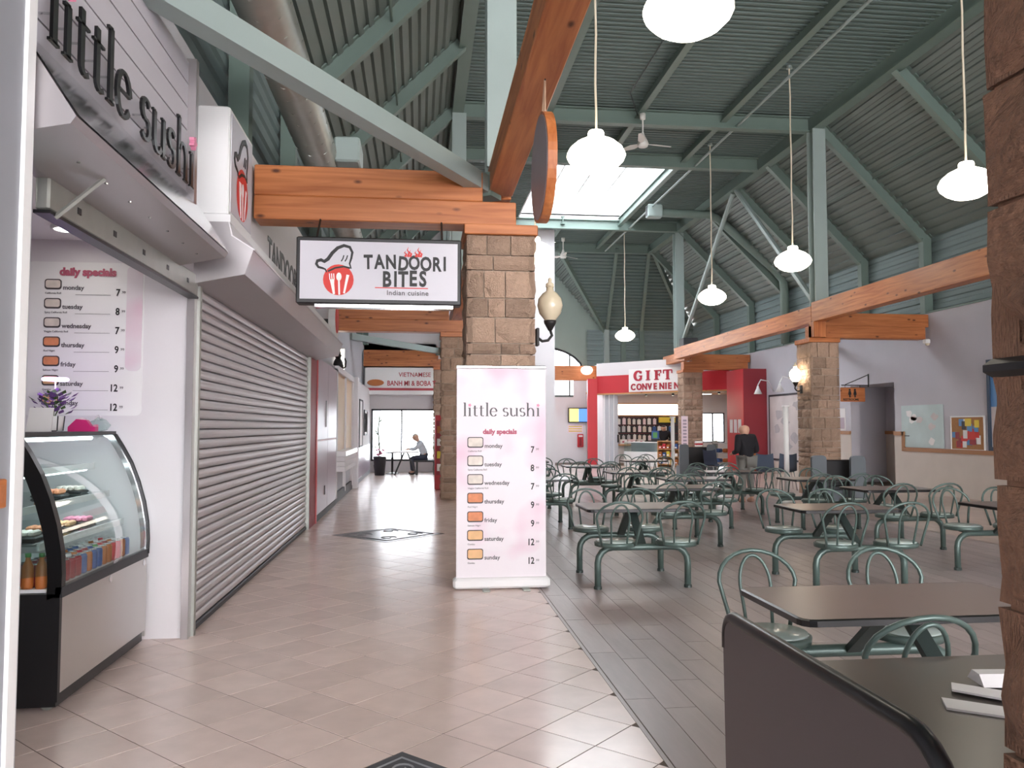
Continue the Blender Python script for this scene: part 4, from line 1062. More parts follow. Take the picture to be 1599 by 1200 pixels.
MB().tube([(0, 0, 0), (0, 0, .66)], .035, 8).build('pedestal', 'black', t, world=False)
MB().lathe([(0, 0), (.22, 0), (.2, .02), (.04, .05)], 16).build('base', 'black', t, world=False)
t = thing('window_bench', 'low bench seat beneath the seated person at the window', 'bench', (.1, 25.7, 0))
MB().bbox(-.28, .42, -.2, .2, .40, .46, .01).build('seat', 'charcoal', t, world=False)
for x in (-.2, .34): MB().box(x, x+.06, -.16, .16, 0, .4).build('leg', 'black', t, world=False)
t = thing('reading_table', 'table with slanted dark legs in front of the seated person', 'table', (-.42, 25.5, 0))
MB().bbox(-.42, .42, -.3, .3, .70, .73, .008).build('top', 'paper', t, world=False)
for s in (-1, 1): MB().bar((s*.05, 0, .7), (s*.34, 0, .0), .05, .05).build('leg', 'black', t, world=False)
t = thing('vending_machine', 'narrow red drinks machine partly hidden behind the second corridor column', 'vending machine', (.75, 19.7, 0))
MB().bbox(.37, 1.1, 19.4, 20.1, 0, 1.78, .02).build('cabinet', 'red', t)
MB().box(.40, .95, 19.39, 19.40, .35, 1.65).build('front_print', 'deep_red', t)
for k, m in enumerate(('print_white', 'yellow', 'print_white', 'orange_wood')): MB().box(.42, .70, 19.38, 19.39, .45+.3*k, .62+.3*k).build('picture', m, t)
# ================================================================= CLUSTER TABLES
def make_table(Lt=1.0, name='cluster_table'):
    t = thing(name, 'x', 'table')
    top = MB().prism(rrect(-Lt/2+.012, Lt/2-.012, -.345+.012, .345-.012, .05, 3), .695, .722).build('tabletop', 'table_top', t, world=False)
    o = rrect(-Lt/2, Lt/2, -.345, .345, .06, 3); i = rrect(-Lt/2+.013, Lt/2-.013, -.332, .332, .048, 3); n = len(o)
    b = MB(); rings = []
    for (ox, oy), (ix, iy) in zip(o, i): rings.append([(ix, iy, .69), (ox, oy, .694), (ox, oy, .718), (ix, iy, .7225)])
    b.loft(rings, closed=True); b.build('edge_band', 'black_gloss', top, world=False)
    MB().bbox(-.28*Lt, .28*Lt, -.14, .14, .67, .694, .006).build('support_plate', 'chair_green', t, world=False)
    for s in (-1, 1):
        hl = .43*Lt
        pts = [(-hl, s*.43, 0), (-hl, s*.43, .24)] + [(-hl+.14*(1-math.cos(math.radians(a))), s*.43, .24+.14*math.sin(math.radians(a))) for a in (22, 45, 68, 90)]
        pts = pts + [(-x, y, z) for x, y, z in pts[::-1]]
        r = MB().tube(pts, .031, 10).build('rail', 'chair_green', t, True, world=False)
        for e in (-1, 1): MB().lathe([(.038, 0), (.038, .02), (.032, .03)], 10, (e*hl, s*.43, 0)).build('foot_cap', 'chair_dark', r, world=False)
        MB().bar((0, s*.43, .37), (0, s*.05, .68), .075, .03, up=(0, s*.6, .8)).build('strut', 'chair_dark', t, world=False)
        for q in (-1, 1):
            sx, sy = q*.29*Lt, s*.53
            st = MB().lathe([(.0, .405), (.15, .405), (.188, .412), (.192, .445), (.18, .452), (0, .452)], 24, (sx, sy, 0)).build('seat', 'chair_green', t, True, world=False)
            MB().lathe([(.178, .4515), (.17, .462), (.0, .464)], 24, (sx, sy, 0)).build('seat_pad', 'seat_green', st, True, world=False)
            MB().box(sx-.05, sx+.05, min(s*.41, sy), max(s*.41, sy), .388, .406).build('seat_bracket', 'chair_dark', st, world=False)
            def hoop(w0, w1, z1, k=12):
                p = []
                for j in range(k+1):
                    a = math.pi*j/k
                    p.append((-w1*math.cos(a), z1-.15+.15*math.sin(a)))
                p = [(-w0, .43), (-w0-(w1-w0)*.45, .55)] + p + [(w0+(w1-w0)*.45, .55), (w0, .43)]
                return [(sx+x, sy+s*(.10+.055*abs(abs(x)/max(w0, .01) < 2) - .035*(x/.2)**2 + .10*(z-.43)/.4), z) for x, z in p]
            bk = MB().tube(hoop(.155, .212, .83), .0115, 8).build('backrest', 'chair_green', t, True, world=False)
            MB().tube(hoop(.070, .085, .805), .0095, 8).build('inner_hoop', 'chair_green', bk, True, world=False)
    return t
TB = [ # centre x, y, label
    (2.08, 7.86, 'green four-seat cluster table nearest the roll-up banner, its left corner tinted pink by a reflection'),
    (4.05, 7.55, 'green four-seat cluster table in the second column from the banner, right behind the foreground table'),
    (6.05, 7.55, 'green four-seat cluster table cut off by the foreground stone column'),
    (3.33, 10.3, 'green four-seat cluster table directly behind the one nearest the banner'),
    (5.95, 9.75, 'green four-seat cluster table in front of the pale wainscot wall'),
    (6.0, 11.75, 'green four-seat cluster table in front of the grey booth'),
    (1.78, 12.2, 'green four-seat cluster table just right of the banner edge, half hidden'),
    (5.4, 13.75, 'green four-seat cluster table at the feet of the standing man'),
    (3.75, 13.9, 'green four-seat cluster table in the middle of the hall, before the white shop counter'),
    (3.38, 16.1, 'green four-seat cluster table in front of the red pilaster'),
    (4.15, 12.0, 'green four-seat cluster table third back in the middle row'),
    (2.4, 18.3, 'green four-seat cluster table in front of the dark far door'),
    (5.2, 18.5, 'green four-seat cluster table in front of the wooden shop shelves'),
    (1.95, 15.2, 'green four-seat cluster table far back beside the banner edge')]
proto = make_table()
for k, (x, y, lab) in enumerate(TB):
    o = proto if k == 0 else copy_tree(proto)
    o.location = (x, y, 0); o['label'] = lab; o['group'] = 'cluster tables of the food court'
fg = make_table(1.25); fg.location = (2.16, 3.48, 0)
tag(fg, 'large four-seat cluster table in the foreground with thick black edge', 'table', 'cluster tables of the food court')

# ================================================================= FOREGROUND BOOTH
t = thing('booth_divider', 'dark brown rounded booth divider panel with black edge in the foreground', 'divider', (.99, 1.95, 0))
pf = [(1.42, 0), (2.50, 0), (2.52, .80)] + arc(2.46, .84, .06, .06, 0, 90, 5) + arc(1.56, .76, .14, .14, 90, 180, 6)
MB().prism([(y, z) for y, z in pf], .965, 1.0, 'yz').build('panel', 'dark_panel', t)
b = MB().tube([(.9825, y, z) for y, z in pf[2:] + [(1.42, 0)]], .022, 8); b.build('edge_trim', 'black_gloss', t, True)
MB().box(.96, 1.005, 1.42, 2.50, 0, .04).build('foot_rail', 'black', t)
t = thing('booth_table', 'dark laminate booth table with paper napkins in the right foreground', 'table', (1.62, 2.1, 0))
MB().prism(rrect(1.01, 2.4, 1.62, 2.56, .03, 3), .70, .735).build('tabletop', 'booth_top', t)
MB().box(1.55, 1.65, 2.0, 2.1, .03, .70).build('pedestal', 'black', t); MB().bbox(1.3, 1.9, 1.75, 2.35, 0, .03, .01).build('base_plate', 'black', t)
def napkin(lab, pts, z, th=.004):
    o = MB().prism(pts, z, z+th).build('paper_napkin', 'paper'); tag(o, lab, 'napkin', 'napkins on the booth table'); return o
napkin('folded white paper napkin lying closest to the table centre', [(1.42, 2.08), (1.62, 1.94), (1.66, 2.01), (1.46, 2.16)], .736, .006)
napkin('white paper napkin on top of the others', [(1.52, 2.20), (1.70, 2.02), (1.74, 2.10), (1.56, 2.26)], .743, .006)
o = MB().add([(1.62, 2.20, .75), (1.76, 2.18, .75), (1.78, 2.28, .75), (1.64, 2.30, .75), (1.62, 2.22, .782), (1.76, 2.20, .785), (1.77, 2.26, .78), (1.64, 2.28, .778)], [(0, 3, 2, 1), (4, 5, 6, 7), (0, 1, 5, 4), (1, 2, 6, 5), (2, 3, 7, 6), (3, 0, 4, 7)]).build('paper_napkin', 'paper'); tag(o, 'folded napkin standing up beside the stone column', 'napkin', 'napkins on the booth table')

# ================================================================= LAMPS
globe_prof = [(.085, 0.03), (.095, .01), (.095, -.05), (.14, -.065), (.23, -.11), (.31, -.18), (.345, -.25), (.345, -.275), (.325, -.32), (.26, -.385), (.17, -.435), (.07, -.455), (.0, -.457)]
def pendant(x, y, lab, k):
    t = thing('pendant_lamp', lab, 'lamp', (x, y, 4.5), group='white schoolhouse pendant lamps')
    pts = [(0.006*math.sin(q*1.7+k), .004*math.cos(q*2.1), .46+(8.55-4.96)*q/12) for q in range(13)]
    MB().tube(pts, .014, 6).build('cord', 'cord', t, world=False)
    MB().lathe([(.0, .475), (.08, .475), (.09, .455), (.09, .43), (0, .43)], 16).build('fitter', 'white_gloss', t, world=False)
    MB().lathe([(r, .457+z*(1.0 if z > -.08 else 1.0)) for r, z in globe_prof], 24).build('globe', 'globe', t, True, world=False)
    MB().lathe([(.0, 8.5-4.5), (.06, 8.5-4.5), (.05, 8.56-4.5), (0, 8.56-4.5)], 12).build('canopy', 'steel_pale', t, world=False)
PD = ((2.03, 5.85, 'nearest pendant lamp, cut off by the top of the picture'), (2.05, 9.2, 'pendant lamp beside the hanging round wooden sign'), (2.1, 14.6, 'pendant lamp half hidden behind the nearest stone column'),
      (7.15, 9.75, 'pendant lamp beside the foreground stone column at upper right'), (7.15, 14.75, 'pendant lamp left of the tall steel post, second in right row'), (7.15, 19.1, 'third pendant lamp of the right row, in front of the V brace'),
      (7.15, 27.6, 'farthest small pendant lamp hanging before the hipped roof end'), (2.1, 1.5, 'pendant lamp above and behind the viewer on the left'), (7.15, 1.5, 'pendant lamp above and behind the viewer on the right'), (7.15, 5.5, 'pendant lamp right of the foreground column, outside the picture'))
for k, (x, y, lab) in enumerate(PD): pendant(x, y, lab, k)
t = thing('globe_lamp', 'small oval white lamp in front of the far timber beam', 'lamp', (6.55, 31.3, 3.55))
MB().lathe([(0, .0), (.14, .03), (.22, .12), (.24, .2), (.2, .29), (.1, .34), (0, .35)], 18).build('globe', 'globe_dim', t, True, world=False)
MB().box(-.05, .05, .0, .3, .12, .2).build('wall_arm', 'white', t, world=False)

def fan(x, y, z, lab, a0):
    t = thing('ceiling_fan', lab, 'fan', (x, y, z), group='white ceiling fans')
    MB().tube([(0, 0, .1), (0, 0, .62)], .018, 8).build('down_rod', 'fan_white', t, world=False)
    MB().lathe([(0, .70), (.07, .70), (.06, .58), (.0, .56)], 14).build('canopy', 'fan_white', t, True, world=False)
    MB().lathe([(.0, -.04), (.10, -.03), (.125, .03), (.10, .10), (.05, .20), (.02, .30)], 18).build('motor', 'fan_white', t, True, world=False)
    for k in range(3):
        a = a0 + k*2*math.pi/3; c, s = math.cos(a), math.sin(a)
        P = lambda r, w, h: (r*c - w*s, r*s + w*c, h)
        MB().add([P(.1, -.03, .03), P(.1, .03, .05), P(.28, .08, .06), P(.66, .03, .04), P(.66, -.03, .03), P(.28, -.08, .02)] + [P(.1, -.03, .02), P(.1, .03, .04), P(.28, .08, .05), P(.66, .03, .03), P(.66, -.03, .02), P(.28, -.08, .01)],
                 [(0, 1, 2, 3, 4, 5), (11, 10, 9, 8, 7, 6)] + [(q, 6+q, 6+(q+1) % 6, (q+1) % 6) for q in range(6)]).build('blade', 'fan_white', t, world=False)
fan(4.78, 16.8, 7.6, 'white ceiling fan in front of the skylight', .15)
fan(5.1, 28.4, 7.6, 'white ceiling fan farther back, beyond the skylight', .5)
fan(4.78, 6.0, 7.6, 'white ceiling fan overhead, outside the picture', .8)

def lantern(x, y, z, sx, lab, lit):
    t = thing('wall_lantern', lab, 'lantern', (x, y, z), group='acorn lanterns on the stone columns')
    MB().lathe([(.0, 0), (.05, .0), (.06, .02), (.11, .08), (.13, .16), (.118, .23), (.075, .285), (.04, .31), (.035, .355)], 16, (sx*.13, 0, 0)).build('glass_globe', 'lamp_glow' if lit else 'lantern_glass', t, True, world=False)
    MB().lathe([(.0, .35), (.045, .35), (.04, .385), (.018, .40), (.02, .43), (0, .45)], 12, (sx*.13, 0, 0)).build('finial', 'lantern_glass', t, True, world=False)
    MB().lathe([(.0, -.10), (.02, -.09), (.06, -.02), (.065, .01), (0, .01)], 14, (sx*.13, 0, 0)).build('holder', 'iron', t, True, world=False)
    MB().tube([(0, 0, -.16), (sx*.05, 0, -.20), (sx*.11, 0, -.19), (sx*.15, 0, -.14), (sx*.13, 0, -.08)], .015, 7).build('arm', 'iron', t, True, world=False)
    MB().bbox(-.015, .015, -.05, .05, -.25, -.07, .006).build('back_plate', 'iron', t, world=False)
lantern(1.17, 8.0, 2.56, 1, 'unlit acorn glass lantern on the side of the nearest column', False)
lantern(8.50, 17.25, 2.5, -1, 'glowing acorn lantern on the column beside the wall map', True)

# hanging round wooden sign seen almost edge on
t = thing('hanging_disc', 'round wooden sign hung by rope from the overhead beam', 'sign', (.82, 5.3, 2.87))
b = MB().lathe([(0, -.03), (.365, -.03), (.365, .03), (0, .03)], 40, (0, 0, 0), 'x')
a = math.radians(0.5); R = Matrix.Rotation(a, 4, 'Z')
b.v = [tuple(R @ Vector(p) + Vector((0, 0, .37))) for p in b.v]; b.build('wood_disc', 'timber_z', t, world=False)
b = MB().lathe([(0, -.034), (.345, -.034), (.345, -.03), (0, -.03)], 40, (0, 0, 0), 'x'); b.v = [tuple(R @ Vector(p) + Vector((0, 0, .37))) for p in b.v]; b.build('painted_face', 'disc_face', t, world=False)
for s in (-1, 1): MB().tube([(.0, s*.06, .72), (.01, 0, .99)], .008, 6).build('rope', 'rope', t, world=False)
MB().tube([(.01, .02*math.cos(q*.785), .99+.02*math.sin(q*.785)) for q in range(8)], .005, 5, closed=True).build('hook', 'iron', t, world=False)

# vent pipe with square outlet near the skylight
t = thing('vent_pipe', 'pale square vent outlet on a round pipe below the skylight', 'duct', (7.2, 24.0, 7.9))
MB().bbox(6.93, 7.40, 23.85, 24.15, 7.95, 8.35, .03).build('outlet_box', 'steel_pale', t)
MB().box(6.925, 6.935, 23.9, 24.1, 8.0, 8.3).build('grille', 'charcoal', t)
MB().tube([(7.4, 24, 8.12), (8.9, 24, 8.10), (9.25, 24, 7.95), (11.1, 24, 6.35), (11.3, 24, 6.1), (11.34, 24, 5.7), (11.34, 24, 4.1)], .13, 12).build('pipe', 'steel_green', t, True)

# ================================================================= RIGHT WALL
t = thing('restroom_sign', 'wooden restroom sign with two figures hanging from an iron bracket', 'sign', (11.3, 19.9, 2.1))
MB().bbox(10.62, 11.28, 19.42, 19.46, 2.14, 2.50, .01).build('board', 'timber_x', t)
for x in (10.86, 11.0):
    fgm = MB().lathe([(0, 0), (.028, .0), (.028, .008), (0, .008)], 12, (x, 19.41, 2.44), 'y').add([(x-.03, 19.412, 2.41), (x+.03, 19.412, 2.41), (x+.045, 19.412, 2.32), (x+.02, 19.412, 2.31), (x+.02, 19.412, 2.25), (x-.02, 19.412, 2.25), (x-.02, 19.412, 2.31), (x-.045, 19.412, 2.32)], [tuple(range(8))]); fgm.build('figure', 'print_black', t)
place_text(text_mb('RESTROOMS', .075, .004, bold=.03), (10.68, 19.418, 2.17), (1, 0, 0), (0, 0, 1)).build('lettering', 'print_black', t)
b = MB().tube([(11.38, 19.44, 2.85), (11.38, 19.44, 2.52)], .015, 5); b.tube([(10.65, 19.44, 2.56), (11.38, 19.44, 2.56)], .012, 5); b.tube([(10.75, 19.44, 2.57), (11.38, 19.44, 2.83)], .01, 5); b.build('bracket', 'iron', t)
for x in (10.75, 11.15): MB().tube([(x, 19.44, 2.49), (x, 19.44, 2.56)], .006, 4).build('hanger', 'iron', t)
def flat_x(name, m, parent, y0, y1, z0, z1, x, th=.02): return MB().box(x-th, x, y0, y1, z0, z1).build(name, m, parent)
t = thing('wall_map', 'pale blue-green paper map on the wall left of the notice board', 'map', (11.39, 17.27, .99))
flat_x('sheet', 'map_print', t, 16.5, 18.05, 1.03, 2.0, 11.385, .006)
for k in range(7):
    rs = random.Random(k); y, z = rs.uniform(16.65, 17.8), rs.uniform(1.1, 1.85)
    MB().prism([(y+.16*rs.uniform(.5, 1)*math.cos(a), z+.10*rs.uniform(.5, 1)*math.sin(a)) for a in [q*.7 for q in range(9)]], 11.377, 11.379, 'yz').build('printed_area', ('paper', 'map_grey')[k % 2], t)
MB().box(11.37, 11.38, 17.75, 18.05, 1.28, 1.30).build('printed_bar', 'charcoal', t)
t = thing('notice_board', 'cork notice board covered with colourful papers', 'notice board', (11.38, 15.72, 1.03))
flat_x('cork', 'cork', t, 15.22, 16.22, 1.03, 1.70, 11.39, .02)
for q in ((15.19, 15.22, 1.0, 1.73), (16.22, 16.25, 1.0, 1.73), (15.22, 16.22, 1.70, 1.73), (15.22, 16.22, 1.0, 1.03)): flat_x('frame_bar', 'white', t, *q, 11.39, .03)
rs = random.Random(21)
for k in range(22):
    y, z = rs.uniform(15.25, 16.05), rs.uniform(1.05, 1.52); w, h = rs.uniform(.09, .2), rs.uniform(.1, .2)
    flat_x('pinned_paper', rs.choice(('paper', 'paper', 'print_red', 'blue_paper', 'charcoal', 'yellow', 'deep_red', 'pinkish')), t, y, min(y+w, 16.2), z, min(z+h, 1.69), 11.368-.0006*k, .002)
t = thing('framed_poster', 'tall blue framed poster on the right wall beside the stone column', 'poster', (11.37, 14.0, 1.0))
for q in ((12.9, 12.98, 1.02, 2.85), (15.0, 15.08, 1.02, 2.85), (12.98, 15.0, 2.77, 2.85), (12.98, 15.0, 1.02, 1.1)): flat_x('frame_bar', 'frame_blue', t, *q, 11.4, .05)
flat_x('print', 'blue_paper', t, 12.98, 15.0, 1.1, 2.77, 11.39, .01)
flat_x('print_lower', 'map_grey', t, 12.98, 15.0, 1.1, 1.9, 11.379, .003)
t = thing('area_map', 'large grey printed map in dark frame lit by a gooseneck lamp', 'map', (11.38, 24.0, .45))
flat_x('print', 'map_grey', t, 22.6, 25.3, .48, 2.5, 11.385, .01)
for q in ((22.55, 25.35, 2.48, 2.54), (22.55, 25.35, .43, .49), (22.55, 22.6, .45, 2.52), (25.3, 25.35, .45, 2.52)): flat_x('frame_bar', 'charcoal', t, *q, 11.4, .04)
for k in range(6):
    rs = random.Random(50+k); y, z = rs.uniform(23.2, 24.8), .9+.25*k
    MB().prism([(y+.35*rs.uniform(.4, 1)*math.cos(a), z+.2*rs.uniform(.4, 1)*math.sin(a)) for a in [q*.63 for q in range(10)]], 11.370, 11.372, 'yz').build('printed_area', 'map_dark', t)
def gooseneck(y, lab):
    t = thing('gooseneck_lamp', lab, 'lamp', (11.35, y, 2.55), group='gooseneck lamps over the large map')
    MB().tube([(11.38, y, 2.65), (11.2, y, 2.98), (10.95, y, 3.02), (10.85, y, 2.85), (10.85, y, 2.75)], .02, 7).build('neck', 'white', t, True)
    MB().lathe([(.03, .2), (.05, .12), (.13, -.06), (.12, -.06), (.04, .1)], 14, (10.85, y, 2.62)).build('shade', 'white', t, True)
    MB().lathe([(0, 0), (.05, 0), (.05, .04), (0, .04)], 10, (10.85, y, 2.58)).build('bulb', 'lamp_glow', t)
gooseneck(25.0, 'gooseneck lamp on the red wall left of the large grey map'); gooseneck(23.4, 'gooseneck lamp in the middle above the large grey map')
t = thing('poster_strip', 'narrow purple and white notice beside the restroom doorway', 'poster', (11.38, 20.9, 1.3))
flat_x('sheet', 'paper', t, 20.6, 20.95, 1.4, 2.0, 11.39, .008); flat_x('printed_area', 'lilac_panel', t, 20.65, 20.9, 1.45, 1.75, 11.38, .004)
t = thing('exit_light', 'small white emergency lamp under the end of the timber beam', 'lamp', (11.25, 16.8, 3.38))
MB().bbox(11.2, 11.32, 16.78, 16.9, 3.36, 3.46, .015).build('case', 'white', t); MB().lathe([(0, -.05), (.04, -.04), (.05, 0), (0, .0)], 10, (11.26, 16.8, 3.36)).build('lens', 'lantern_glass', t, True)

# grey booth units by the columns
def booth(x, y, lab, w=.85):
    t = thing('restaurant_booth', lab, 'booth', (x, y, 0), group='grey booth seats by the columns')
    for q, dy in ((-w/2, .0), (w/2-.27, -.25)):
        pf = [(q, 0), (q+.27, 0), (q+.27, .93)] + arc(q+.20, .93, .07, .07, 0, 90, 4) + arc(q+.07, .93, .07, .07, 90, 180, 4)
        MB().prism(pf, dy, dy+.06, 'xz').build('end_panel', 'grey_booth', t, world=False)
    MB().bbox(-w/2+.2, w/2-.02, .06, .14, .45, .92, .02).build('backrest', 'black', t, world=False)
    MB().bbox(-w/2+.1, w/2-.05, .06, .5, .38, .46, .02).build('seat', 'charcoal', t, world=False)
    MB().box(-w/2+.05, w/2-.05, .08, .48, 0, .38).build('base', 'grey_booth', t, world=False)
booth(7.25, 13.5, 'grey high-ended booth seat standing before the lantern column')
booth(7.9, 22.5, 'dark booth seat before the gift shop column', 1.0)
o = thing('napkin_box', 'small red and white box on top of the far booth', 'box', (8.0, 22.6, .93)); MB().bbox(-.1, .1, -.06, .06, 0, .16, .01).build('carton', 'white', o, world=False); MB().box(-.101, .101, -.061, .061, .05, .1).build('red_band', 'red', o, world=False)

# white poles (narrow banners seen from the side)
for x, y, h, lab in ((7.28, 15.45, 1.9, 'thick white upright pole in front of the lantern column'), (6.05, 18.9, 1.72, 'thin white upright pole in front of the gift shop')):
    r = .05 if h > 1.8 else .045
    t = thing('white_pole', lab, 'pole', (x, y, 0), group='white poles in the seating area')
    MB().lathe([(0, .02), (r, .02), (r, h), (0, h)], 14).build('shaft', 'white', t, True, world=False)
    MB().lathe([(0, 0), (.16, 0), (.15, .02), (.06, .04)], 18).build('base', 'white', t, True, world=False)
    MB().lathe([(0, h), (r*1.5, h), (r*1.5, h+.03), (0, h+.03)], 14).build('top_cap', 'white', t, world=False)
t = thing('narrow_banner', 'narrow pale purple lettered banner beside the gift shop column', 'banner', (9.0, 26.0, 0))
MB().box(8.62, 8.84, 25.98, 26.0, .5, 1.86).build('cloth', 'pinkish', t); MB().tube([(8.73, 26.02, 0), (8.73, 26.02, 1.9)], .012, 6).build('pole', 'galv', t); MB().bbox(8.6, 8.86, 25.9, 26.15, 0, .03, .008).build('base', 'galv', t)
for k in range(9): MB().box(8.67, 8.79, 25.975, 25.98, .8+.11*k, .86+.11*k).build('printed_line', 'lilac_panel', t)

# stackable chairs by the wall
def shell_chair(x, y, rz, m, lab):
    t = thing('shell_chair', lab, 'chair', (x, y, 0), rz, 'spare chairs along the right wall')
    b = MB(); rows = []
    for k in range(7):
        q = k/6
        if q < .5: yy, zz, w = -.22+.44*q/.5, .45-.02*math.sin(q*6.28), .21
        else: yy, zz, w = .22+.10*(q-.5)/.5, .45+.40*(q-.5)/.5, .21-.03*(q-.5)
        rows.append([(-w, yy, zz+.03), (-w*.5, yy+.01, zz), (0, yy+.015, zz-.005), (w*.5, yy+.01, zz), (w, yy, zz+.03)])
    n = 5; vs = [p for r in rows for p in r] + [(x_, y_, z_-.012) for r in rows for x_, y_, z_ in r]; o_ = 35; fs = []
    for a in range(6):
        for c in range(4): fs += [(a*5+c, a*5+c+1, a*5+c+6, a*5+c+5), (o_+a*5+c+5, o_+a*5+c+6, o_+a*5+c+1, o_+a*5+c)]
    b.add(vs, fs); b.build('shell', m, t, True, world=False)
    for sx in (-1, 1):
        for ya, yb in ((-.16, -.24), (.16, .26)): MB().tube([(sx*.15, ya, .44), (sx*.2, yb, 0)], .012, 6).build('leg', 'chrome', t, world=False)
    MB().tube([(-.15, -.16, .435), (.15, -.16, .435), (.15, .16, .435), (-.15, .16, .435)], .01, 6, closed=True).build('seat_frame', 'chrome', t, world=False)
shell_chair(8.25, 18.6, math.radians(150), 'blue_plastic', 'left blue-grey plastic chair below the large grey map')
shell_chair(8.72, 18.55, math.radians(165), 'blue_plastic', 'right blue-grey plastic chair beside the lantern column')
shell_chair(7.85, 18.9, math.radians(170), 'orange_wood', 'orange-brown chair just right of the standing man')
shell_chair(8.0, 21.3, math.radians(10), 'navy', 'dark navy chair left of the standing man')

# ================================================================= GIFT SHOP
GA = math.atan2(-.734, .679); GX, GY = 6.95, 31.0
def gp(s, t_, z=0): return (GX+.679*s+.734*t_, GY-.734*s+.679*t_, z)
def gthing(name, lab, cat, s, t_, z=0, group=None): return thing(name, lab, cat, gp(s, t_, z), GA, group)
def L_(b, name, m, p, **k): return b.build(name, m, p, world=False, **k)
ws = MB(); ws.box(7.0, 14.3, 33.3, 33.5, 0, .83); ws.box(7.0, 11.95, 33.3, 33.5, .83, 2.9); ws.box(12.95, 14.3, 33.3, 33.5, .83, 2.9); ws.box(11.95, 12.95, 33.3, 33.5, 2.1, 2.9); ws.box(14.1, 14.3, 25, 33.4, 0, 2.9); ws.box(11.4, 14.3, 25.6, 25.8, 0, 3.4); ws.box(7.12, 7.27, 31.0, 33.5, 0, 4.0)
o = ws.build('wall_shop', 'white_wall'); tag(o, kind='structure')
o = MB().prism([(6.95, 31.05), (10.62, 27.08), (10.7, 25.7), (14.2, 25.7), (14.2, 33.4), (6.95, 33.4)], 2.88, 2.95).build('ceiling_shop', 'shop_wood'); tag(o, kind='structure')
w3 = MB().box(11.95, 12.0, 33.32, 33.4, .83, 2.1); w3.box(12.9, 12.95, 33.32, 33.4, .83, 2.1); w3.box(12.4, 12.46, 33.32, 33.4, .83, 2.1); w3.box(11.95, 12.95, 33.32, 33.4, .83, .88); w3.box(11.95, 12.95, 33.32, 33.4, 2.05, 2.1)
w3 = w3.build('window_3', 'charcoal'); tag(w3, kind='structure')
for a_, b_ in ((12.0, 12.4), (12.46, 12.9)): MB().box(a_, b_, 33.35, 33.36, .88, 2.05).build('pane', 'window_glass', w3)
t = gthing('shop_fascia', 'red gift shop fascia with white wall above it', 'fascia', 0, 0, 2.78)
L_(MB().box(-.1, 5.45, 0, .12, 0, .70), 'red_band', 'red', t)
L_(MB().box(-.1, 5.45, .02, .12, .70, 1.2), 'upper_wall', 'white_wall', t)
L_(MB().box(-.1, 5.45, -.02, .14, -.03, .02), 'bottom_trim', 'shop_wood', t)
t = gthing('gift_sign', 'white sign with red letters GIFT CONVENIENCE on the shop fascia', 'sign', 0, 0, 2.80)
L_(MB().box(1.42, 4.2, -.04, -.005, .02, .88), 'panel', 'white', t)
def slab_glyph(ch):
    b = MB(); wv = lambda w: (lambda q, d: w)
    st = lambda pts, w=.085: ribbon(b, pts, wv(w), .03)
    if ch == 'G': ribbon(b, arc(.17, .18, .15, .17, 40, 320, 16), lambda q, d: .05+.06*abs(d.y), .03); st([(.29, .17), (.29, .05)], .07); st([(.20, .17), (.34, .17)], .035); st([(.29, .35), (.29, .26)], .05)
    if ch in 'IFT': st([(.13, 0), (.13, .36)], .10)
    if ch == 'I': st([(.04, .015), (.22, .015)], .035); st([(.04, .345), (.22, .345)], .035)
    if ch == 'F': st([(.04, .015), (.22, .015)], .035); st([(.04, .34), (.33, .34)], .045); st([(.32, .34), (.32, .24)], .035); st([(.13, .19), (.26, .19)], .04); st([(.26, .24), (.26, .13)], .03)
    if ch == 'T': st([(.05, .015), (.21, .015)], .035); st([(-.05, .34), (.31, .34)], .045); st([(-.045, .34), (-.045, .22)], .035); st([(.305, .34), (.305, .22)], .035)
    return b
x = 1.68
for ch, w in zip('GIFT', (.46, .36, .47, .4)):
    L_(place_text(slab_glyph(ch), (x, -.045, .44), (1, 0, 0), (0, 0, 1)), 'letter', 'sign_red', t); x += w
x = 1.52
for ch in 'CONVENIENCE':
    w = .12 if ch == 'I' else .245
    L_(place_text(text_mb(ch, .33, .03, bold=.03, sx=.86), (x, -.06, .09), (1, 0, 0), (0, 0, 1)), 'letter', 'sign_red', t); x += w
t = thing('red_pillar', 'red square pillar with backlit front coloured darker, between gift shop and large map', 'pillar', (11.0, 26.3, 0))
MB().box(10.6, 11.39, 25.55, 27.0, 0, 3.42).build('shaft', 'deep_red', t)  # darker red paints the backlit shade of the front
MB().box(10.585, 10.60, 25.57, 26.98, 0, 3.42).build('lit_side', 'red', t)  # brighter sheet paints the better lit side of the same red
for k in range(3): MB().box(10.57, 10.585, 25.75+.36*k, 26.0+.36*k, 1.3, 1.75).build('notice', 'paper', t)
o = MB().box(6.52, 6.90, 31.0, 31.12, 0, 3.38).build('red_pilaster', 'red'); tag(o, 'bright red pilaster at the left edge of the gift shop', 'pilaster')
t = gthing('folding_door', 'grey-white folding accordion door pushed to the left of the shop', 'door', .1, .1)
for k in range(6):
    x = .03+.105*k
    L_(MB().bar((x, .0 if k % 2 else .12, 1.4), (x+.1, .12 if k % 2 else .0, 1.4), .02, 2.7), 'fold_panel', 'grey_wall' if k % 2 else 'white', t)
L_(MB().box(0, 5.2, .03, .1, 2.73, 2.77), 'track', 'galv', t)
L_(MB().box(.68, .72, .02, .08, .9, 1.2), 'handle', 'black', t)
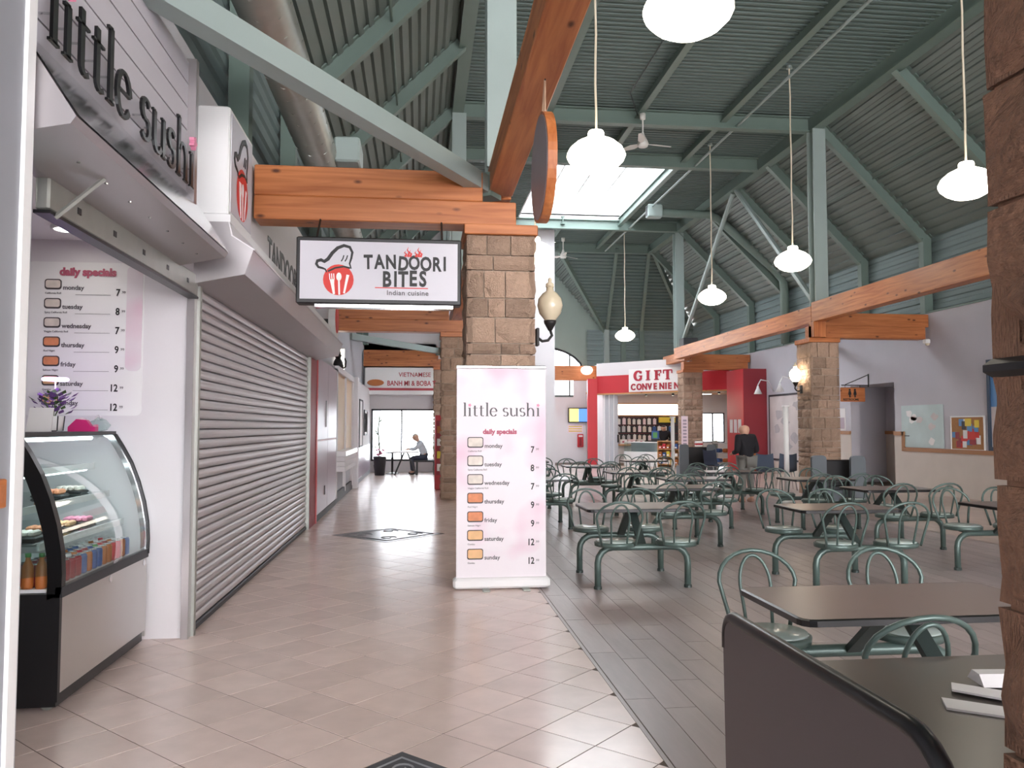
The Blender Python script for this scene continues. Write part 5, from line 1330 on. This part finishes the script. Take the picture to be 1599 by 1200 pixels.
# shop back wall: pegboard, lit panels, goods
t = thing('pegboard', 'dark pegboard wall hung with small packages inside the gift shop', 'shelf', (9.4, 33.2, .9))
MB().box(8.0, 10.9, 33.22, 33.29, .85, 1.95).build('board', 'charcoal', t)
for z in (.95, 1.3, 1.62): MB().box(8.0, 10.9, 33.19, 33.22, z+.27, z+.28).build('rail', 'deep_red', t)
rs = random.Random(31); pk = {}
for r, z in enumerate((.93, 1.28, 1.6)):
    for k in range(12):
        x = 8.07+.22*k+rs.uniform(-.02, .02)
        if x > 10.0 and r == 2: continue
        m = rs.choice(('paper', 'paper', 'rice', 'blue_pack', 'pinkish', 'grey_wall', 'map_print'))
        o = thing('hanging_pack', ('%s packet on the %s row of the shop pegboard' % ({'paper': 'white', 'rice': 'beige', 'blue_pack': 'blue', 'pinkish': 'pale pink', 'grey_wall': 'grey', 'map_print': 'pale teal'}[m], ('bottom', 'middle', 'top')[r])), 'package', (x, 33.17, z), group='%s packets on pegboard row %d' % (m, r))
        w, h = rs.uniform(.06, .075), rs.uniform(.2, .26)
        MB().bbox(-w, w, -.02, .02, 0, h, .008).build('pack', m, o, world=False); MB().box(-.012, .012, -.01, .03, h, h+.03).build('hang_tab', 'paper', o, world=False)
t = thing('lit_panel', 'row of bright backlit panels above the shop pegboard', 'light', (9.4, 33.2, 2.0))
for k in range(3): MB().box(8.0+.96*k, 8.93+.96*k, 33.2, 33.29, 2.0, 2.45).build('panel', 'shop_light', t)
MB().box(8.0, 10.9, 33.15, 33.29, 2.45, 2.5).build('upper_trim', 'shop_wood', t); MB().box(8.0, 10.9, 33.15, 33.29, 1.95, 2.0).build('lower_trim', 'shop_wood', t)
o = thing('yellow_carton', 'yellow carton on the pegboard end inside the shop', 'box', (10.35, 33.1, 1.68)); MB().bbox(-.35, .35, -.06, .06, 0, .22, .01).build('carton', 'yellow', o, world=False); MB().box(.1, .28, -.066, -.058, .06, .16).build('label_patch', 'black', o, world=False)
for k, (x, m, lab) in enumerate(((8.4, 'paper', 'white carton on the shop back shelf, leftmost'), (8.75, 'pinkish', 'pink carton on the shop back shelf'), (9.15, 'paper', 'white carton on the shop back shelf, rightmost'))):
    o = thing('carton', lab, 'box', (x, 32.9, .78)); MB().bbox(-.15, .15, -.1, .1, 0, .2, .01).build('box_body', m, o, world=False); MB().box(-.05, .05, -.102, -.099, .06, .14).build('label_patch', 'rose', o, world=False)
t = thing('back_shelf', 'wooden shelf along the back of the gift shop', 'shelf', (8.9, 32.9, 0))
MB().bbox(7.9, 9.6, 32.7, 33.2, .72, .78, .01).build('board', 'shop_wood', t); MB().box(7.9, 9.6, 32.8, 33.2, 0, .72).build('body', 'white_wall', t)
t = gthing('shop_counter', 'white shop counter with glass front near the folding door', 'counter', 1.55, .55)
L_(MB().box(-.75, .75, 0, .55, 0, .55), 'base', 'white', t); L_(MB().box(-.75, .75, 0, .55, .9, .93), 'top', 'white_gloss', t); L_(MB().box(-.74, .74, .005, .012, .55, .9), 'front_glass', 'glass', t); L_(MB().box(-.74, .74, .5, .54, .55, .9), 'back', 'grey_wall', t)
t = gthing('candy_rack', 'wooden shop counter with shelves of snacks, in front of the clerk', 'shelf', 3.0, .35)
L_(MB().box(-.6, .6, .3, .35, 0, .98), 'back', 'shop_wood', t)
for q in (-.6, .57): L_(MB().box(q, q+.03, 0, .35, 0, .98), 'side', 'shop_wood', t)
for z in (.1, .38, .66, .95): L_(MB().box(-.6, .6, 0, .35, z, z+.03), 'shelf', 'shop_wood', t)
rs = random.Random(12)
for r, z in enumerate((.13, .41, .69)):
    for k in range(7):
        m = rs.choice(('red', 'paper', 'yellow', 'blue_pack', 'pinkish', 'orange_wood'))
        o = thing('snack_box', '%s snack box on the %s shelf of the shop counter' % ({'red': 'red', 'paper': 'white', 'yellow': 'yellow', 'blue_pack': 'blue', 'pinkish': 'pink', 'orange_wood': 'orange'}[m], ('bottom', 'middle', 'top')[r]), 'box', gp(3.0-.5+.165*k, .38, z), GA, '%s snack boxes on shelf %d' % (m, r))
        L_(MB().bbox(-.065, .065, 0, .14, 0, rs.uniform(.1, .2), .006), 'carton', m, o); L_(MB().box(-.04, .04, -.003, .0, .03, .07), 'label_patch', 'paper', o)
t = gthing('cash_register', 'blue and green cash register screen on the shop counter', 'register', 2.08, .75, .93)
L_(MB().bbox(-.15, .15, -.02, .06, .12, .42, .01), 'screen', 'blue_pack', t); L_(MB().box(-.08, .1, -.03, -.018, .15, .36), 'display', 'green_pack', t); L_(MB().bbox(-.15, .15, -.06, .14, 0, .12, .01), 'base', 'charcoal', t)
t = gthing('shop_shelf', 'grey shop shelving below the small bright window', 'shelf', 4.9, .9)
for z in (.2, .55, .9): L_(MB().bbox(-.45, .45, -.2, .2, z, z+.03, .005), 'shelf', 'grey_wall', t)
for x in (-.45, .42): L_(MB().box(x, x+.03, -.2, .2, 0, 1.0), 'upright', 'galv', t)
for k in range(6):
    o = thing('folded_goods', ('blue', 'orange', 'white')[k % 3]+' folded goods on the %s grey shop shelf' % ('lower' if k < 3 else 'upper'), 'goods', gp(4.9-.28+.28*(k % 3), .9, .23 if k < 3 else .58), GA, 'goods on the grey shop shelf')
    L_(MB().bbox(-.1, .1, -.12, .12, 0, .14, .03), 'bundle', ('blue_pack', 'orange_wood', 'paper')[k % 3], o)
for k, (s, t_) in enumerate(((1.6, .9), (2.6, 1.2), (3.6, 1.4), (4.6, 1.0))):
    t = gthing('track_spot', ('black spot lamp under the shop ceiling, leftmost', 'black spot lamp under the shop ceiling, second', 'black spot lamp under the shop ceiling, third', 'black spot lamp under the shop ceiling, rightmost')[k], 'light', s, t_, 2.7)
    L_(MB().lathe([(.0, .0), (.05, 0), (.05, .14), (.02, .16)], 10), 'can', 'black', t); L_(MB().tube([(0, 0, .14), (0, 0, .19)], .012, 5), 'stem', 'black', t); L_(MB().lathe([(0, -.002), (.045, -.002), (.045, .0), (0, .0)], 10), 'lens', 'shop_light', t)
# ceiling panel lights in the shop
for k, (x, y) in enumerate(((9.2, 30.9), (11.2, 31.5), (12.2, 28.6))):
    t = thing('shop_ceiling_light', ('panel light over the shop counter', 'panel light towards the shop window', 'panel light in the back corner of the shop')[k], 'light', (x, y, 2.82))
    MB().box(-.5, .5, -.12, .12, 0, .05).build('housing', 'white', t, world=False); MB().box(-.47, .47, -.1, .1, -.004, 0).build('diffuser', 'down_light', t, world=False)

# far wall things
t = thing('wall_television', 'wall screen with yellow and blue picture on the far white wall', 'television', (6.6, 33.4, 1.7))
MB().bbox(6.2, 7.08, 33.42, 33.52, 1.68, 2.3, .01).build('case', 'black', t); MB().box(6.24, 6.64, 33.41, 33.42, 1.72, 2.26).build('screen_left', 'screen_yellow', t); MB().box(6.64, 7.04, 33.41, 33.42, 1.72, 2.26).build('screen_right', 'screen_blue', t)
MB().box(6.5, 6.8, 33.52, 33.57, 1.9, 2.1).build('mount', 'black', t)
t = thing('notice_sheet', 'yellowish notice sheet below the wall screen', 'poster', (6.5, 33.55, 1.2)); MB().box(6.2, 6.85, 33.55, 33.56, 1.25, 1.6).build('sheet', 'pinkish', t)
for k in range(3): MB().box(6.24, 6.8, 33.545, 33.55, 1.3+.1*k, 1.34+.1*k).build('printed_line', 'yellow', t)
t = thing('fire_extinguisher', 'red fire extinguisher cabinet on the far white wall', 'fire extinguisher', (6.72, 33.5, .65))
MB().bbox(6.6, 6.85, 33.45, 33.57, .65, 1.2, .02).build('cabinet', 'red', t); MB().box(6.64, 6.81, 33.44, 33.45, 1.08, 1.15).build('label_patch', 'paper', t); MB().lathe([(.0, 0), (.05, .02), (.05, .3), (.02, .36)], 10, (6.72, 33.43, .7)).build('cylinder', 'deep_red', t, True)

# ================================================================= PEOPLE
def skin(name, verts, edges, radii, m, parent, root=0, sub=2):
    me = bpy.data.meshes.new(name); me.from_pydata(verts, edges, [])
    ob = bpy.data.objects.new(name, me); col.objects.link(ob)
    ob.modifiers.new('skin', 'SKIN').use_smooth_shade = True
    if not me.skin_vertices: me.skin_vertices.new(name='')
    for i, r in enumerate(radii):
        d = me.skin_vertices[0].data[i]; d.radius = (r, r) if not isinstance(r, tuple) else r; d.use_root = (i == root)
    s = ob.modifiers.new('sub', 'SUBSURF'); s.levels = sub; s.render_levels = sub
    dg = bpy.context.evaluated_depsgraph_get(); dg.update()
    nm = bpy.data.meshes.new_from_object(ob.evaluated_get(dg)); nm.name = name
    nm.polygons.foreach_set('use_smooth', [True]*len(nm.polygons))
    bpy.data.objects.remove(ob); bpy.data.meshes.remove(me)
    nm.materials.clear(); nm.materials.append(MATS[m])
    o = bpy.data.objects.new(name, nm); col.objects.link(o); o.parent = parent
    return o
class Sk:
    def __init__(s): s.v = []; s.e = []; s.r = []
    def n(s, p, r, frm=None):
        s.v.append(tuple(p)); s.r.append(r)
        if frm is not None: s.e.append((frm, len(s.v)-1))
        return len(s.v)-1
def person(lab, loc, rz, J, top, bottom, hair, shoe='shoe'):
    # J: joints in metres, the figure faces -Y
    t = thing('person', lab, 'person', loc, rz)
    V = Vector; hd = V(J['head']); nk = V(J['neck']); ch = V(J['chest']); pv = V(J['pelvis'])
    k = Sk()
    p0 = k.n(pv, (.12, .10)); sp = k.n((pv+ch)/2, (.125, .095), p0); c0 = k.n(ch, (.14, .10), sp); n0 = k.n(nk, .055, c0)
    ax = (hd-nk).normalized()
    h1 = k.n(hd-ax*.06, .092, n0); h2 = k.n(hd+ax*.01, .125, h1); h3 = k.n(hd+ax*.10, .088, h2)
    fwd = V(J.get('face', (0, -1, 0))).normalized()
    for s in 'LR':
        a = k.n(J['sh'+s], .05, c0); b_ = k.n(J['el'+s], .038, a); w = k.n(J['wr'+s], .026, b_)
        d = (V(J['wr'+s])-V(J['el'+s])).normalized(); palm = k.n(V(J['wr'+s])+d*.06, (.036, .02), w)
        sd = d.cross(V((0, 0, 1))); sd = sd.normalized() if sd.length > .1 else V((1, 0, 0)); upv = sd.cross(d).normalized()
        for q, (o_, l) in enumerate(((-.027, .06), (-.009, .075), (.009, .08), (.027, .07))):
            f1 = k.n(V(J['wr'+s])+d*(.09+l*.45)+sd*o_-upv*.008, .0085, palm); k.n(V(J['wr'+s])+d*(.09+l*.8)+sd*o_-upv*.03, .007, f1)
        th = k.n(V(J['wr'+s])+d*.05+sd*.05-upv*.015, .010, palm); k.n(V(J['wr'+s])+d*.085+sd*.062-upv*.03, .008, th)
        h = k.n(J['hip'+s], .08, p0); kn = k.n(J['kn'+s], .055, h); an = k.n(J['an'+s], .038, kn); k.n(V(J['an'+s])+V(J.get('toe', (0, -.12, -.03))), .035, an)
    skin('body', k.v, k.e, k.r, 'skin', t)
    k = Sk(); g = 1.18
    a0 = k.n(pv+V((0, 0, -.02 if 'sit' not in J else .05)), (.165, .135)); a1 = k.n((pv+ch)/2, (.17, .135), a0); a2 = k.n(ch+V((0, 0, .02)), (.165, .12), a1); k.n(nk-(nk-ch)*.15, .085, a2)
    for s in 'LR':
        q = k.n(J['sh'+s], .085, a2); q2 = k.n(J['el'+s], .058, q); k.n(V(J['wr'+s])-(V(J['wr'+s])-V(J['el'+s]))*.08, .045, q2)
    skin('jacket', k.v, k.e, k.r, top, t)
    k = Sk(); p0 = k.n(pv+V((0, 0, -.03)), (.15, .125))
    for s in 'LR':
        h = k.n(J['hip'+s], .095, p0); kn = k.n(J['kn'+s], .075, h); k.n(V(J['an'+s])+V((0, 0, .02)), .062, kn)
    skin('trousers', k.v, k.e, k.r, bottom, t)
    toe = V(J.get('toe', (0, -.12, -.03)))
    for s in 'LR':
        k = Sk(); a_ = V(J['an'+s]); x0 = k.n(a_-toe*.35+V((0, 0, -.035)), .042); x1 = k.n(a_+toe*.4+V((0, 0, -.03)), .045, x0); k.n(a_+toe*1.1+V((0, 0, -.012)), .034, x1)
        skin('shoe', k.v, k.e, k.r, shoe, t)
    sd = fwd.cross(ax).normalized()
    if hair:
        b = MB().lathe([(.0, 1.0), (.38, .92), (.71, .71), (.92, .38), (1.0, 0), (.97, -.25), (.9, -.42)], 16)
        q_ = (ax*.85-fwd*.53).normalized(); e2 = q_.cross(sd).normalized()
        b.v = [tuple(hd+ax*.022-fwd*.012+sd*(p[0]*.092)+e2*(p[1]*.10)+q_*(p[2]*.10)) for p in b.v]; b.build('hair', hair, t, True, world=False)
    for s in (-1, 1):
        b = MB().lathe([(0, -.008), (.022, -.008), (.026, 0), (.012, .01), (0, .01)], 10, (0, 0, 0), 'x')
        c = hd-ax*.005+sd*s*.083; b.v = [tuple(c+V(p)) for p in b.v]; b.build('ear', 'skin', t, True, world=False)
        b = MB().lathe([(0, -.01), (.01, -.004), (.012, .004), (0, .01)], 8); c = hd+ax*.012+fwd*.088+sd*s*.032; b.v = [tuple(c+V(p)) for p in b.v]; b.build('eye', 'charcoal', t, True, world=False)
    b = MB().prism([(-.014, -.02), (.014, -.02), (.004, .03), (-.004, .03)], -.012, .012, 'xz'); c = hd-ax*.02+fwd*.095; b.v = [tuple(c+V(p)) for p in b.v]; b.build('nose', 'skin', t, True, world=False)
    b = MB().bbox(-.025, .025, -.006, .006, -.005, .005, .002); c = hd-ax*.06+fwd*.085; b.v = [tuple(c+V(p)) for p in b.v]; b.build('mouth', 'rose', t, world=False)
    return t
stand = dict(pelvis=(0, 0, .86), chest=(0, -.02, 1.2), neck=(0, -.03, 1.33), head=(0, -.06, 1.435), face=(0, -1, -.35),
             shL=(.19, -.02, 1.29), elL=(.26, .02, 1.02), wrL=(.17, -.2, .98), shR=(-.19, -.02, 1.29), elR=(-.27, .02, 1.02), wrR=(-.2, -.22, 1.0),
             hipL=(.09, 0, .82), knL=(.10, -.02, .45), anL=(.11, .02, .085), hipR=(-.09, 0, .82), knR=(-.10, -.02, .45), anR=(-.11, .02, .085))
person('bald man in black jacket and grey trousers standing with his back turned', (6.45, 15.45, 0), math.radians(200), stand, 'jacket', 'trousers', None)
sit = dict(pelvis=(0, .05, .55), chest=(0, -.10, .92), neck=(0, -.2, 1.07), head=(0, -.27, 1.17), face=(0, -1, -.5), sit=1,
           shL=(.17, -.10, .98), elL=(.2, -.28, .80), wrL=(.12, -.48, .80), shR=(-.17, -.10, .98), elR=(-.2, -.28, .80), wrR=(-.12, -.48, .80),
           hipL=(.09, .0, .54), knL=(.11, -.40, .52), anL=(.11, -.32, .085), hipR=(-.09, .0, .54), knR=(-.11, -.40, .52), anR=(-.11, -.36, .085))
person('person in pale top and dark trousers seated bent over by the corridor window', (.15, 25.7, 0), -math.pi/2, sit, 'shirt_pale', 'navy', 'hair_grey', 'black')
clerk = dict(stand); 
person('dark-haired shop clerk in dark clothes behind the gift shop counter', gp(2.02, 1.5), GA+.35, clerk, 'jacket', 'navy', 'hair_dark', 'black')
